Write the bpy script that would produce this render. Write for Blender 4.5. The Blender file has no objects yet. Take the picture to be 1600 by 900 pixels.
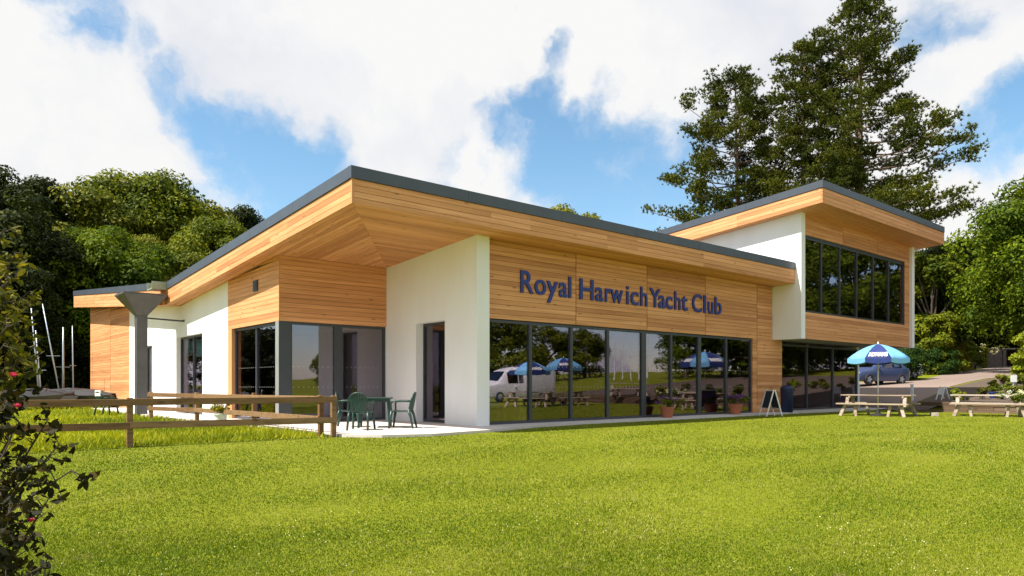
import bpy, bmesh, math, random
import numpy as np
from mathutils import Vector, Matrix

random.seed(7)
rng = np.random.default_rng(11)
sc = bpy.context.scene
COL = sc.collection
rad = math.radians

# ------------------------------------------------------------------ camera
# World axes follow the building: +X runs along the glazed front, +Y along the
# left flank away from the viewer, z = 0 is the terrace.
FPX = 1110.0
EYE = 1.05
RX = 1311.0 / math.hypot(1311.0, FPX)
RY = FPX / math.hypot(1311.0, FPX)
cam_d = bpy.data.cameras.new('camera')
cam = bpy.data.objects.new('camera', cam_d)
COL.objects.link(cam)
sc.camera = cam
cam_d.sensor_width = 36.0
cam_d.lens = FPX / 1600 * 36
cam_d.shift_y = 151.0 / 1600
cam_d.clip_start = 0.05
cam_d.clip_end = 6000
cam.location = (0, 0, EYE)
cam.rotation_euler = (rad(90), 0, -math.atan2(RY, RX))

# ------------------------------------------------------------------ light
SUN = Vector((-1.0, 0.28, 1.48)).normalized()
SUN_EL = math.asin(SUN.z)
SUN_AZ = math.atan2(SUN.x, SUN.y)
sun_d = bpy.data.lights.new('sun', 'SUN')
sun_d.energy = 5.0
sun_d.angle = rad(0.55)
sun_d.color = (1.0, 0.94, 0.84)
sun = bpy.data.objects.new('sun', sun_d)
COL.objects.link(sun)
sun.location = (0, 0, 60)
sun.rotation_euler = SUN.to_track_quat('Z', 'Y').to_euler()

sc.view_settings.view_transform = 'Standard'
sc.view_settings.look = 'None'
sc.view_settings.gamma = 1.0
sc.view_settings.exposure = 0.85
sc.render.engine = 'CYCLES'
sc.cycles.max_bounces = 8
sc.cycles.transparent_max_bounces = 12


def cdir(px, py):
    """viewing direction through a picture point, in world axes"""
    x = (px - 800) / FPX
    z = (601 - py) / FPX
    d = Vector((x * RX + RY, -x * RY + RX, z))
    return d.normalized()


world = bpy.data.worlds.new('World')
sc.world = world
world.use_nodes = True
wn = world.node_tree.nodes
wl = world.node_tree.links
wn.clear()


def wnode(t, **kw):
    n = wn.new(t)
    for k, v in kw.items():
        setattr(n, k, v)
    return n


def wmath(op, a, b=None, c=None):
    n = wn.new('ShaderNodeMath')
    n.operation = op
    for i, s in enumerate((a, b, c)):
        if s is None:
            continue
        if isinstance(s, (int, float)):
            n.inputs[i].default_value = s
        else:
            wl.new(s, n.inputs[i])
    return n.outputs[0]


sky = wnode('ShaderNodeTexSky', sky_type='NISHITA')
sky.sun_disc = False
sky.sun_elevation = SUN_EL
sky.sun_rotation = SUN_AZ
sky.altitude = 10
sky.air_density = 1.0
sky.dust_density = 0.4
sky.ozone_density = 1.2
tc = wnode('ShaderNodeTexCoord')
warp = wnode('ShaderNodeTexNoise')
warp.inputs['Scale'].default_value = 5.5
warp.inputs['Detail'].default_value = 7.0
warp.inputs['Roughness'].default_value = 0.6
wl.new(tc.outputs['Generated'], warp.inputs['Vector'])
wsub = wnode('ShaderNodeVectorMath', operation='SUBTRACT')
wl.new(warp.outputs['Color'], wsub.inputs[0])
wsub.inputs[1].default_value = (0.5, 0.5, 0.5)
wscl = wnode('ShaderNodeVectorMath', operation='SCALE')
wl.new(wsub.outputs[0], wscl.inputs[0])
wscl.inputs['Scale'].default_value = 0.17
wadd = wnode('ShaderNodeVectorMath', operation='ADD')
wl.new(tc.outputs['Generated'], wadd.inputs[0])
wl.new(wscl.outputs[0], wadd.inputs[1])

gaps = []          # openings in the cloud cover: direction, angular radius, depth
for px, py, r, dp in ((70, 12, 40, .75), (135, 50, 55, .80), (215, 95, 40, .55), (270, 145, 38, .7),
                      (330, 205, 62, .95), (390, 275, 95, 1.1), (300, 320, 70, .9), (490, 300, 85, 1.0),
                      (560, 330, 60, .9), (560, 160, 22, .35), (700, 240, 34, .62), (785, 28, 24, .35),
                      (866, 112, 36, .72), (850, 175, 52, .95), (800, 215, 45, .8), (905, 245, 95, 1.15),
                      (985, 290, 110, 1.15), (1050, 235, 62, .9), (930, 330, 90, 1.0), (1080, 330, 80, .9), (1455, 22, 48, .85),
                      (1440, 70, 22, .4), (1590, 195, 75, .95), (1540, 250, 40, .45), (1130, 380, 80, .8),
                      (690, 300, 40, .5), (760, 190, 30, .5)):
    gaps.append((cdir(px, py), r / FPX * 1.2, dp))
acc = None
for d, r, dp in gaps:
    dist = wnode('ShaderNodeVectorMath', operation='DISTANCE')
    wl.new(wadd.outputs[0], dist.inputs[0])
    dist.inputs[1].default_value = d
    mr = wnode('ShaderNodeMapRange', interpolation_type='SMOOTHSTEP')
    wl.new(dist.outputs['Value'], mr.inputs['Value'])
    mr.inputs['From Min'].default_value = r * 1.45
    mr.inputs['From Max'].default_value = r * 0.25
    mr.inputs['To Min'].default_value = 0.0
    mr.inputs['To Max'].default_value = dp
    acc = mr.outputs[0] if acc is None else wmath('MAXIMUM', acc, mr.outputs[0])
# out of view the cloud is thinned, with more blue, to cut ambient light
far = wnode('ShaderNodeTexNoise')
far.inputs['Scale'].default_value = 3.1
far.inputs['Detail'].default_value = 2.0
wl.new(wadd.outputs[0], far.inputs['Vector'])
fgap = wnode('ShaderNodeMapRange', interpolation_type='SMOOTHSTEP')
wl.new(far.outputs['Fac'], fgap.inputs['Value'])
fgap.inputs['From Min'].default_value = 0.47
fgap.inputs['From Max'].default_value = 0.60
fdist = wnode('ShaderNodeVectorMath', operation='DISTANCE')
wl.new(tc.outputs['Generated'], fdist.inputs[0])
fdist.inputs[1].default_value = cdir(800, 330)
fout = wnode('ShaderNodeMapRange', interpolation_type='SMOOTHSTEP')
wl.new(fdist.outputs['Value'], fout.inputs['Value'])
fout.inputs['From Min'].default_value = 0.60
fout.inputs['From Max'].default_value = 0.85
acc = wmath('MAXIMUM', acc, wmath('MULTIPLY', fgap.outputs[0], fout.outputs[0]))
fb = wnode('ShaderNodeTexNoise')
fb.inputs['Scale'].default_value = 9.0
fb.inputs['Detail'].default_value = 9.0
fb.inputs['Roughness'].default_value = 0.58
wl.new(wadd.outputs[0], fb.inputs['Vector'])
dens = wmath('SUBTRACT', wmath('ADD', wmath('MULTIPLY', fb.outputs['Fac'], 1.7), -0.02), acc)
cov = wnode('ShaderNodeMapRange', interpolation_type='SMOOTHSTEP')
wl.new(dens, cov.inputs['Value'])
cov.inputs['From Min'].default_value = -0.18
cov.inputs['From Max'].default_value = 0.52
# cloud brightness: billows with faint grey undersides
cb = wnode('ShaderNodeTexNoise')
cb.inputs['Scale'].default_value = 3.6
cb.inputs['Detail'].default_value = 6.0
wl.new(wadd.outputs[0], cb.inputs['Vector'])
cr = wnode('ShaderNodeValToRGB')
cr.color_ramp.elements[0].position = 0.36
cr.color_ramp.elements[0].color = (0.80, 0.83, 0.90, 1)
cr.color_ramp.elements[1].position = 0.52
cr.color_ramp.elements[1].color = (1.0, 0.995, 0.99, 1)
wl.new(cb.outputs['Fac'], cr.inputs['Fac'])
bg1 = wnode('ShaderNodeBackground')
skyc = wnode('ShaderNodeHueSaturation')
skyc.inputs['Saturation'].default_value = 1.12
skyc.inputs['Hue'].default_value = 0.488
wl.new(sky.outputs['Color'], skyc.inputs['Color'])
wl.new(skyc.outputs['Color'], bg1.inputs['Color'])
bg1.inputs['Strength'].default_value = 0.108
bg2 = wnode('ShaderNodeBackground')
wl.new(cr.outputs['Color'], bg2.inputs['Color'])
bg2.inputs['Strength'].default_value = 0.53
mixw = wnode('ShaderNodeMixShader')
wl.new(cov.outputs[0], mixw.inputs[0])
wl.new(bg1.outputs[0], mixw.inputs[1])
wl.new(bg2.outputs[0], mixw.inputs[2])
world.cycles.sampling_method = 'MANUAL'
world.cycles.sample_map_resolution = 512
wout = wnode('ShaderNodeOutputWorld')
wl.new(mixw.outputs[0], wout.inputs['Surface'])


# ------------------------------------------------------------------ ground shape
def sstep(t):
    t = min(1.0, max(0.0, t))
    return t * t * (3 - 2 * t)


def lerp_knots(x, ks):
    if x <= ks[0][0]:
        return ks[0][1]
    for (a, za), (b, zb) in zip(ks, ks[1:]):
        if x <= b:
            return za + (zb - za) * (x - a) / (b - a)
    return ks[-1][1]


K_BANK = ((31.95, 0), (32.1, .42), (36, .62), (42, 1.0), (55, 1.8), (70, 2.5), (100, 3.4), (220, 5))
K_DRIVE = ((33.0, 0), (42, 1.0), (55, 1.8), (70, 2.5), (100, 3.4), (220, 5))


def gz(u, v):
    s = RY * u + RX * v
    z = -0.06 - 0.40 * sstep((15.0 - s) / 12.0)
    w = sstep((11.6 - v) / 1.2)
    z += w * lerp_knots(u, K_BANK) + (1 - w) * lerp_knots(u, K_DRIVE)
    return z


def at(px, py, Z):
    """world point at camera depth Z along a picture direction"""
    x = (px - 800) / FPX * Z
    return Vector((x * RX + Z * RY, -x * RY + Z * RX, EYE + (601 - py) / FPX * Z))


def hit(px, py, off=0.0):
    """where the line of sight meets the ground"""
    Z = 3.0
    while Z < 400:
        p = at(px, py, Z)
        if p.z <= gz(p.x, p.y) + off:
            return p
        Z += 0.02
    return at(px, py, 400)


def onlevel(px, py, z):
    return at(px, py, (EYE - z) * FPX / (py - 601))


# ------------------------------------------------------------------ mesh helpers
class MB:
    def __init__(s):
        s.v = []
        s.f = []

    def box(s, x0, x1, y0, y1, z0, z1):
        return s.hexa([(x0, y0, z0), (x1, y0, z0), (x1, y1, z0), (x0, y1, z0),
                       (x0, y0, z1), (x1, y0, z1), (x1, y1, z1), (x0, y1, z1)])

    def hexa(s, p):
        b = len(s.v)
        s.v += [tuple(q) for q in p]
        s.f += [(b, b + 3, b + 2, b + 1), (b + 4, b + 5, b + 6, b + 7), (b, b + 1, b + 5, b + 4),
                (b + 1, b + 2, b + 6, b + 5), (b + 2, b + 3, b + 7, b + 6), (b + 3, b, b + 4, b + 7)]
        return s

    def prism(s, poly, zlo, zhi):
        """plan polygon (counter-clockwise) between two height functions"""
        n = len(poly)
        b = len(s.v)
        s.v += [(x, y, zlo(x, y)) for x, y in poly] + [(x, y, zhi(x, y)) for x, y in poly]
        s.f.append(tuple(b + i for i in reversed(range(n))))
        s.f.append(tuple(b + n + i for i in range(n)))
        for i in range(n):
            j = (i + 1) % n
            s.f.append((b + i, b + j, b + n + j, b + n + i))
        return s

    def bar(s, a, c, w, h, up=(0, 0, 1)):
        """rectangular bar from a to c, width w, height h"""
        a = Vector(a)
        c = Vector(c)
        d = (c - a).normalized()
        upv = Vector(up)
        if abs(d.dot(upv)) > .98:
            upv = Vector((0, 1, 0))
        sx = d.cross(upv).normalized() * (w / 2)
        sy = sx.cross(d).normalized() * (h / 2)
        return s.hexa([a - sx - sy, a + sx - sy, a + sx + sy, a - sx + sy,
                       c - sx - sy, c + sx - sy, c + sx + sy, c - sx + sy])

    def tube(s, pts, rads, n=8, caps=True):
        pts = [Vector(p) for p in pts]
        if not isinstance(rads, (list, tuple)):
            rads = [rads] * len(pts)
        b = len(s.v)
        ref = Vector((0.31, 0.17, 1)).normalized()
        for i, p in enumerate(pts):
            d = (pts[min(i + 1, len(pts) - 1)] - pts[max(i - 1, 0)]).normalized()
            r0 = ref if abs(d.dot(ref)) < .95 else Vector((1, 0, 0))
            x = d.cross(r0).normalized()
            y = d.cross(x)
            for k in range(n):
                a = 2 * math.pi * k / n
                s.v.append(tuple(p + (x * math.cos(a) + y * math.sin(a)) * rads[i]))
        for i in range(len(pts) - 1):
            for k in range(n):
                k2 = (k + 1) % n
                s.f.append((b + i * n + k, b + i * n + k2, b + (i + 1) * n + k2, b + (i + 1) * n + k))
        if caps:
            s.f.append(tuple(b + k for k in reversed(range(n))))
            e = b + (len(pts) - 1) * n
            s.f.append(tuple(e + k for k in range(n)))
        return s

    def lathe(s, prof, n=20, c=(0, 0, 0)):
        b = len(s.v)
        for r, z in prof:
            for k in range(n):
                a = 2 * math.pi * k / n
                s.v.append((c[0] + r * math.cos(a), c[1] + r * math.sin(a), c[2] + z))
        for i in range(len(prof) - 1):
            for k in range(n):
                k2 = (k + 1) % n
                s.f.append((b + i * n + k, b + i * n + k2, b + (i + 1) * n + k2, b + (i + 1) * n + k))
        s.f.append(tuple(b + k for k in reversed(range(n))))
        e = b + (len(prof) - 1) * n
        s.f.append(tuple(e + k for k in range(n)))
        return s

    def mesh(s, name):
        m = bpy.data.meshes.new(name)
        m.from_pydata([tuple(q) for q in s.v], [], s.f)
        bm = bmesh.new()
        bm.from_mesh(m)
        bmesh.ops.recalc_face_normals(bm, faces=bm.faces)
        bm.to_mesh(m)
        bm.free()
        return m

    def build(s, name, mat, parent=None, bevel=0.0, smooth=False):
        m = s.mesh(name)
        o = bpy.data.objects.new(name, m)
        COL.objects.link(o)
        if mat:
            m.materials.append(mat)
        if smooth:
            for p in m.polygons:
                p.use_smooth = True
        if parent is not None:
            o.parent = parent
            if parent.get('wbuild'):
                o.location = -parent.location
        if bevel:
            md = o.modifiers.new('bevel', 'BEVEL')
            md.width = bevel
            md.segments = 2
            md.limit_method = 'ANGLE'
        return o


def tag(o, label=None, cat=None, group=None, kind=None):
    if label:
        o['label'] = label
    if cat:
        o['category'] = cat
    if group:
        o['group'] = group
    if kind:
        o['kind'] = kind
    return o


def empty(name, loc, rz=0.0, wbuild=False):
    o = bpy.data.objects.new(name, None)
    COL.objects.link(o)
    o.location = loc
    o.rotation_euler = (0, 0, rz)
    o.empty_display_size = 0.2
    if wbuild:
        o['wbuild'] = 1          # parts are modelled in world coordinates
    return o


def copy_tree(o, parent=None):
    c = o.copy()
    COL.objects.link(c)
    c.parent = parent
    for ch in list(o.children):
        copy_tree(ch, c)
    return c


# ------------------------------------------------------------------ materials
MATS = {}


class NT:
    def __init__(s, name):
        s.m = bpy.data.materials.new(name)
        s.m.use_nodes = True
        s.n = s.m.node_tree.nodes
        s.l = s.m.node_tree.links
        s.b = s.n['Principled BSDF']
        MATS[name] = s.m

    def node(s, t, **kw):
        n = s.n.new(t)
        for k, v in kw.items():
            if k in n.inputs:
                n.inputs[k].default_value = v
            else:
                setattr(n, k, v)
        return n

    def pos(s, scale=(1, 1, 1), obj=False):
        if obj:
            src = s.node('ShaderNodeTexCoord').outputs['Object']
        else:
            src = s.node('ShaderNodeNewGeometry').outputs['Position']
        mp = s.node('ShaderNodeMapping')
        mp.inputs['Scale'].default_value = scale
        s.l.new(src, mp.inputs['Vector'])
        return mp.outputs[0]

    def noise(s, vec, scale, detail=4, rough=.55):
        n = s.node('ShaderNodeTexNoise')
        n.inputs['Scale'].default_value = scale
        n.inputs['Detail'].default_value = detail
        n.inputs['Roughness'].default_value = rough
        s.l.new(vec, n.inputs['Vector'])
        return n.outputs['Fac']

    def ramp(s, fac, stops):
        r = s.node('ShaderNodeValToRGB')
        e = r.color_ramp.elements
        while len(e) < len(stops):
            e.new(.5)
        for q, (p, c) in zip(e, stops):
            q.position = p
            q.color = (*c, 1) if len(c) == 3 else c
        s.l.new(fac, r.inputs['Fac'])
        return r.outputs['Color']

    def mix(s, fac, a, b, mode='MIX'):
        n = s.node('ShaderNodeMix', data_type='RGBA', blend_type=mode)
        for i, v in ((0, fac), (6, a), (7, b)):
            if isinstance(v, (int, float)):
                n.inputs[i].default_value = v
            elif isinstance(v, tuple):
                n.inputs[i].default_value = (*v, 1)
            else:
                s.l.new(v, n.inputs[i])
        return n.outputs[2]

    def math(s, op, a, b=0.0):
        n = s.node('ShaderNodeMath', operation=op)
        for i, v in ((0, a), (1, b)):
            if isinstance(v, (int, float)):
                n.inputs[i].default_value = v
            else:
                s.l.new(v, n.inputs[i])
        return n.outputs[0]

    def bump(s, h, strength=.3, dist=.01):
        b = s.node('ShaderNodeBump')
        b.inputs['Strength'].default_value = strength
        b.inputs['Distance'].default_value = dist
        s.l.new(h, b.inputs['Height'])
        s.l.new(b.outputs[0], s.b.inputs['Normal'])

    def col(s, c):
        if isinstance(c, tuple):
            s.b.inputs['Base Color'].default_value = (*c, 1)
        else:
            s.l.new(c, s.b.inputs['Base Color'])
        return s

    def rough(s, r):
        s.b.inputs['Roughness'].default_value = r
        return s


def simple(name, c, rough=.6, var=.15, scale=6.0, metal=0.0, spec=None, bump=0.0):
    t = NT(name)
    f = t.noise(t.pos(), scale, 5)
    lo = tuple(x * (1 - var) for x in c)
    hi = tuple(min(1, x * (1 + var)) for x in c)
    t.col(t.ramp(f, ((.3, lo), (.7, hi)))).rough(rough)
    t.b.inputs['Metallic'].default_value = metal
    if spec is not None:
        t.b.inputs['Specular IOR Level'].default_value = spec
    if bump:
        t.bump(f, bump, .01)
    return t.m


def timber(name, along, base, dark, knots=True, obj=False, var=.26):
    """boards: grain along one axis, tint different on every board"""
    t = NT(name)
    sc3 = {'x': (.55, 16, 16), 'y': (16, .55, 16), 'z': (16, 16, .55)}[along]
    oi = t.node('ShaderNodeObjectInfo')
    vec = t.pos(sc3, obj)
    off = t.node('ShaderNodeVectorMath', operation='ADD')
    t.l.new(vec, off.inputs[0])
    sh = t.node('ShaderNodeVectorMath', operation='SCALE')
    cmb = t.node('ShaderNodeCombineXYZ')
    for i in range(3):
        t.l.new(oi.outputs['Random'], cmb.inputs[i])
    t.l.new(cmb.outputs[0], sh.inputs[0])
    sh.inputs['Scale'].default_value = 37.0
    t.l.new(sh.outputs[0], off.inputs[1])
    g = t.noise(off.outputs[0], 1.0, 6, .65)
    c = t.ramp(g, ((.30, dark), (.5, base), (.72, tuple(min(1, x * 1.22) for x in base))))
    hv = t.ramp(oi.outputs['Random'], ((0, (1 - var, 1 - var * 1.25, 1 - var * 1.35)), (.3, (.92, .90, .88)), (.65, (1, 1, 1)),
                                       (1, (1.12, 1.16, 1.25))))
    c = t.mix(1.0, c, hv, 'MULTIPLY')
    if knots:
        kv = {'x': (1.3, 5, 5), 'y': (5, 1.3, 5), 'z': (5, 5, 1.3)}[along]
        k = t.node('ShaderNodeTexVoronoi')
        k.inputs['Scale'].default_value = 1.15
        kk = t.pos(kv, obj)
        ad = t.node('ShaderNodeVectorMath', operation='ADD')
        t.l.new(kk, ad.inputs[0])
        t.l.new(sh.outputs[0], ad.inputs[1])
        t.l.new(ad.outputs[0], k.inputs['Vector'])
        km = t.ramp(k.outputs['Distance'], ((.07, (1, 1, 1)), (.14, (0, 0, 0))))
        c = t.mix(t.math('MULTIPLY', km, .7), c, tuple(x * .35 for x in dark))
    t.col(c).rough(.62)
    t.b.inputs['Specular IOR Level'].default_value = .25
    t.bump(g, .25, .006)
    return t.m


LARCH = (.68, .325, .140)
LARCHD = (.54, .235, .082)
M_WX = timber('larch_along_front', 'x', LARCH, LARCHD)
M_WY = timber('larch_along_flank', 'y', LARCH, LARCHD)
M_WZ = timber('larch_upright', 'z', LARCH, LARCHD, knots=False)
M_FENCE = timber('fence_timber', 'x', (.23, .135, .062), (.12, .068, .032), obj=True)
M_OLD = timber('weathered_timber', 'x', (.40, .325, .25), (.24, .19, .14), obj=True)

t = NT('white_render')
f1 = t.noise(t.pos((1, 1, .35)), 1.3, 5)
f2 = t.noise(t.pos(), 55, 3)
t.col(t.ramp(f1, ((.25, (.80, .785, .775)), (.6, (.85, .845, .845))))).rough(.85)
t.bump(f2, .18, .004)
M_WHITE = t.m
M_TRIM = simple('dark_roof_trim', (.060, .072, .095), .42, .12, 1.5, spec=.5)
M_ROOF = simple('roof_membrane', (.11, .12, .13), .8, .2, 3)
M_FRAME = simple('dark_window_frame', (.045, .050, .058), .38, .08, 2, spec=.5)
M_ALU = simple('pale_frame_edge', (.33, .34, .33), .4, .08, 2, metal=.3)
M_HOPPER = simple('hopper_steel', (.105, .100, .105), .42, .18, 2.2, metal=.25)
M_SPOUT = simple('spout_metal', (.36, .38, .25), .45, .2, 3, metal=.4)
M_NAVY = simple('navy_letter', (.007, .026, .23), .42, .08, 3, spec=.5)
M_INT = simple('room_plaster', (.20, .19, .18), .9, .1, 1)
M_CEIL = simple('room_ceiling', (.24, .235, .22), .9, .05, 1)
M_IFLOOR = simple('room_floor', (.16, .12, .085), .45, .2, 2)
M_BLIND = simple('teal_blind', (.30, .66, .62), .8, .08, 4)
M_WHITEP = simple('white_paint', (.78, .78, .76), .5, .06, 5)
M_DOT = simple('frosted_dot', (.40, .40, .42), .6, .05, 5)
M_BLACK = simple('black_rubber', (.018, .018, .019), .7, .1, 10)
M_GREENP = simple('green_plastic', (.012, .045, .034), .38, .15, 4, spec=.5)
M_BINB = simple('navy_plastic', (.010, .022, .075), .45, .15, 4)
M_TERRA = simple('terracotta', (.42, .135, .065), .8, .2, 14, bump=.2)
M_SOIL = simple('soil', (.095, .066, .046), .95, .35, 14, bump=.5)
M_MAST = simple('mast_aluminium', (.42, .48, .56), .4, .15, 2, metal=.4)
M_CANL = simple('light_blue_canvas', (.15, .40, .64), .8, .07, 5)
M_CAND = simple('navy_canvas', (.016, .035, .17), .8, .1, 5)
M_BLUEC = simple('blue_chair', (.02, .13, .30), .5, .1, 3)
M_STONE = simple('stone_block', (.36, .31, .25), .9, .25, 7, bump=.5)
M_BRICKW = simple('garden_wall', (.17, .125, .115), .9, .25, 5, bump=.4)
M_CHALK = simple('chalkboard', (.02, .022, .026), .6, .2, 6)
M_SLEEPER = timber('sleeper_timber', 'y', (.145, .095, .062), (.07, .045, .03))

t = NT('terrace_paving')
f1 = t.noise(t.pos(), .9, 6)
f2 = t.noise(t.pos(), 26, 4)
c = t.ramp(f1, ((.3, (.56, .50, .45)), (.7, (.66, .61, .56))))
c = t.mix(.35, c, t.ramp(f2, ((.3, (.47, .42, .38)), (.7, (.68, .64, .60)))))
t.col(c).rough(.85)
t.bump(f2, .25, .004)
M_TERR = t.m

t = NT('drive_tarmac')
f1 = t.noise(t.pos(), .35, 6)
f2 = t.noise(t.pos(), 18, 5, .7)
c = t.ramp(f1, ((.3, (.17, .12, .10)), (.7, (.25, .175, .145))))
c = t.mix(.4, c, t.ramp(f2, ((.3, (.17, .125, .105)), (.7, (.40, .31, .26)))))
t.col(c).rough(.92)
t.bump(f2, .4, .01)
M_DRIVE = t.m


def glass(name, tint, refl):
    t = NT(name)
    t.n.remove(t.b)
    tr = t.node('ShaderNodeBsdfTransparent')
    tr.inputs['Color'].default_value = (*tint, 1)
    gl = t.node('ShaderNodeBsdfGlossy')
    gl.inputs['Color'].default_value = (.93, .85, .95, 1)
    gl.inputs['Roughness'].default_value = 0.0
    # float glass is never quite flat
    bp = t.node('ShaderNodeBump')
    bp.inputs['Strength'].default_value = .10
    bp.inputs['Distance'].default_value = .008
    t.l.new(t.noise(t.pos(), 1.1, 2), bp.inputs['Height'])
    t.l.new(bp.outputs[0], gl.inputs['Normal'])
    fr = t.node('ShaderNodeFresnel')
    fr.inputs['IOR'].default_value = 1.5
    fac = t.math('ADD', t.math('MULTIPLY', fr.outputs[0], .85), refl)
    mx = t.node('ShaderNodeMixShader')
    t.l.new(fac, mx.inputs[0])
    t.l.new(tr.outputs[0], mx.inputs[1])
    t.l.new(gl.outputs[0], mx.inputs[2])
    t.l.new(mx.outputs[0], t.n['Material Output'].inputs['Surface'])
    return t.m


M_GLASS = glass('window_glass', (.76, .75, .78), .105)
M_GLASSC = glass('clear_glass', (.95, .95, .95), .01)
M_CARGL = glass('car_glass', (.25, .28, .30), .10)


def leafmat(name, stops, trans=.30, rough=.65, patch=None):
    t = NT(name)
    g = t.node('ShaderNodeNewGeometry')
    c = t.ramp(g.outputs['Random Per Island'], stops)
    f = t.noise(t.pos(), .33, 3)
    c = t.mix(1.0, c, t.ramp(f, ((.36, (.58, .68, .62)), (.62, (1.55, 1.42, .95)))), 'MULTIPLY')
    t.col(c).rough(rough)
    t.b.inputs['Specular IOR Level'].default_value = .12
    tl = t.node('ShaderNodeBsdfTranslucent')
    t.l.new(t.mix(1.0, c, (1.25, 1.15, .5), 'MULTIPLY'), tl.inputs['Color'])
    mx = t.node('ShaderNodeMixShader')
    mx.inputs[0].default_value = trans
    t.l.new(t.b.outputs[0], mx.inputs[1])
    t.l.new(tl.outputs[0], mx.inputs[2])
    t.l.new(mx.outputs[0], t.n['Material Output'].inputs['Surface'])
    return t.m


M_LEAF_A = leafmat('leaf_mid_green', ((0, (.034, .055, .006)), (.5, (.092, .125, .010)), (1, (.20, .22, .016))))
M_LEAF_B = leafmat('leaf_olive', ((0, (.050, .070, .010)), (.5, (.125, .148, .018)), (1, (.25, .25, .042))))
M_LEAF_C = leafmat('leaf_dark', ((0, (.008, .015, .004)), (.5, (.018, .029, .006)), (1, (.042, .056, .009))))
M_LEAF_D = leafmat('leaf_fresh', ((0, (.036, .066, .005)), (.5, (.074, .120, .007)), (1, (.14, .185, .010))))
M_LEAF_Y = leafmat('leaf_yellow', ((0, (.16, .13, .010)), (.5, (.28, .21, .012)), (1, (.36, .24, .014))))
M_LEAF_L = leafmat('leaf_lime', ((0, (.09, .13, .012)), (.5, (.15, .20, .018)), (1, (.22, .25, .03))))
M_LEAF_R = leafmat('leaf_bronze', ((0, (.007, .009, .004)), (.55, (.016, .017, .007)), (1, (.040, .032, .009))), .15)
M_LEAF_G = leafmat('leaf_bronze_green', ((0, (.025, .030, .008)), (.5, (.060, .072, .012)), (1, (.16, .15, .025))), .35)
M_ROUGH = leafmat('rough_grass_blade', ((0, (.15, .20, .006)), (.5, (.24, .29, .010)), (1, (.36, .36, .05))), .35)
M_PINE = leafmat('pine_needles', ((0, (.024, .038, .008)), (.5, (.072, .092, .015)), (1, (.155, .165, .030))), .2)
M_HEDGE = leafmat('hedge_leaf', ((0, (.010, .030, .008)), (.5, (.022, .055, .012)), (1, (.05, .095, .018))))
M_PURP = leafmat('purple_petal', ((0, (.10, .03, .30)), (.5, (.18, .06, .42)), (1, (.30, .12, .5))))
M_PINKF = leafmat('pink_petal', ((0, (.45, .03, .13)), (1, (.6, .06, .2))))
M_WHTF = leafmat('white_petal', ((0, (.7, .68, .6)), (1, (.8, .8, .76))))
M_BARK = simple('bark', (.10, .075, .055), .95, .35, 8, bump=.6)
M_BARKP = simple('pine_bark', (.17, .115, .09), .95, .35, 6, bump=.6)
M_TWIG = simple('twig', (.06, .045, .03), .9, .3, 12)

t = NT('lawn_turf')
pv = t.pos()
f0 = t.noise(pv, .16, 4)
f1 = t.noise(pv, .9, 6, .65)
f2 = t.noise(pv, 14, 5, .7)
c = t.ramp(f0, ((.32, (.112, .145, .005)), (.66, (.175, .208, .010))))
c = t.mix(.5, c, t.ramp(f1, ((.30, (.115, .135, .004)), (.55, (.185, .195, .008)), (.74, (.25, .23, .035)))))
c = t.mix(.4, c, t.ramp(f2, ((.3, (.07, .09, .003)), (.7, (.22, .23, .02)))))
t.col(c).rough(.9)
t.bump(f2, .6, .03)
t.b.inputs['Specular IOR Level'].default_value = .1
M_TURF = t.m

t = NT('grass_blade')
g = t.node('ShaderNodeNewGeometry')
pv = t.pos()
c = t.ramp(g.outputs['Random Per Island'], ((0, (.075, .118, .003)), (.45, (.155, .215, .004)), (.8, (.225, .280, .012)),
                                            (1, (.40, .38, .09))))
f1 = t.noise(pv, .55, 6, .62)
c = t.mix(1.0, c, t.ramp(f1, ((.30, (.74, .84, .65)), (.50, (1, 1, 1)), (.70, (1.40, 1.26, 2.2)))), 'MULTIPLY')
mow = t.node('ShaderNodeMapping')
mow.inputs['Rotation'].default_value = (0, 0, 0.62)
mow.inputs['Scale'].default_value = (.16, 1.0, 1)
t.l.new(g.outputs['Position'], mow.inputs['Vector'])
f3 = t.noise(mow.outputs[0], .85, 5, .6)
c = t.mix(1.0, c, t.ramp(f3, ((.32, (.66, .80, .55)), (.50, (1, 1, 1)), (.66, (1.42, 1.26, 2.0)))), 'MULTIPLY')
f4 = t.noise(pv, 3.2, 5, .7)
c = t.mix(t.ramp(f4, ((.60, (0, 0, 0)), (.74, (.75, .75, .75)))), c, (.30, .25, .10))
t.col(c).rough(.6)
t.b.inputs['Specular IOR Level'].default_value = .2
tl = t.node('ShaderNodeBsdfTranslucent')
t.l.new(c, tl.inputs['Color'])
mx = t.node('ShaderNodeMixShader')
mx.inputs[0].default_value = .35
t.l.new(t.b.outputs[0], mx.inputs[1])
t.l.new(tl.outputs[0], mx.inputs[2])
t.l.new(mx.outputs[0], t.n['Material Output'].inputs['Surface'])
M_BLADE = t.m


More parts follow.
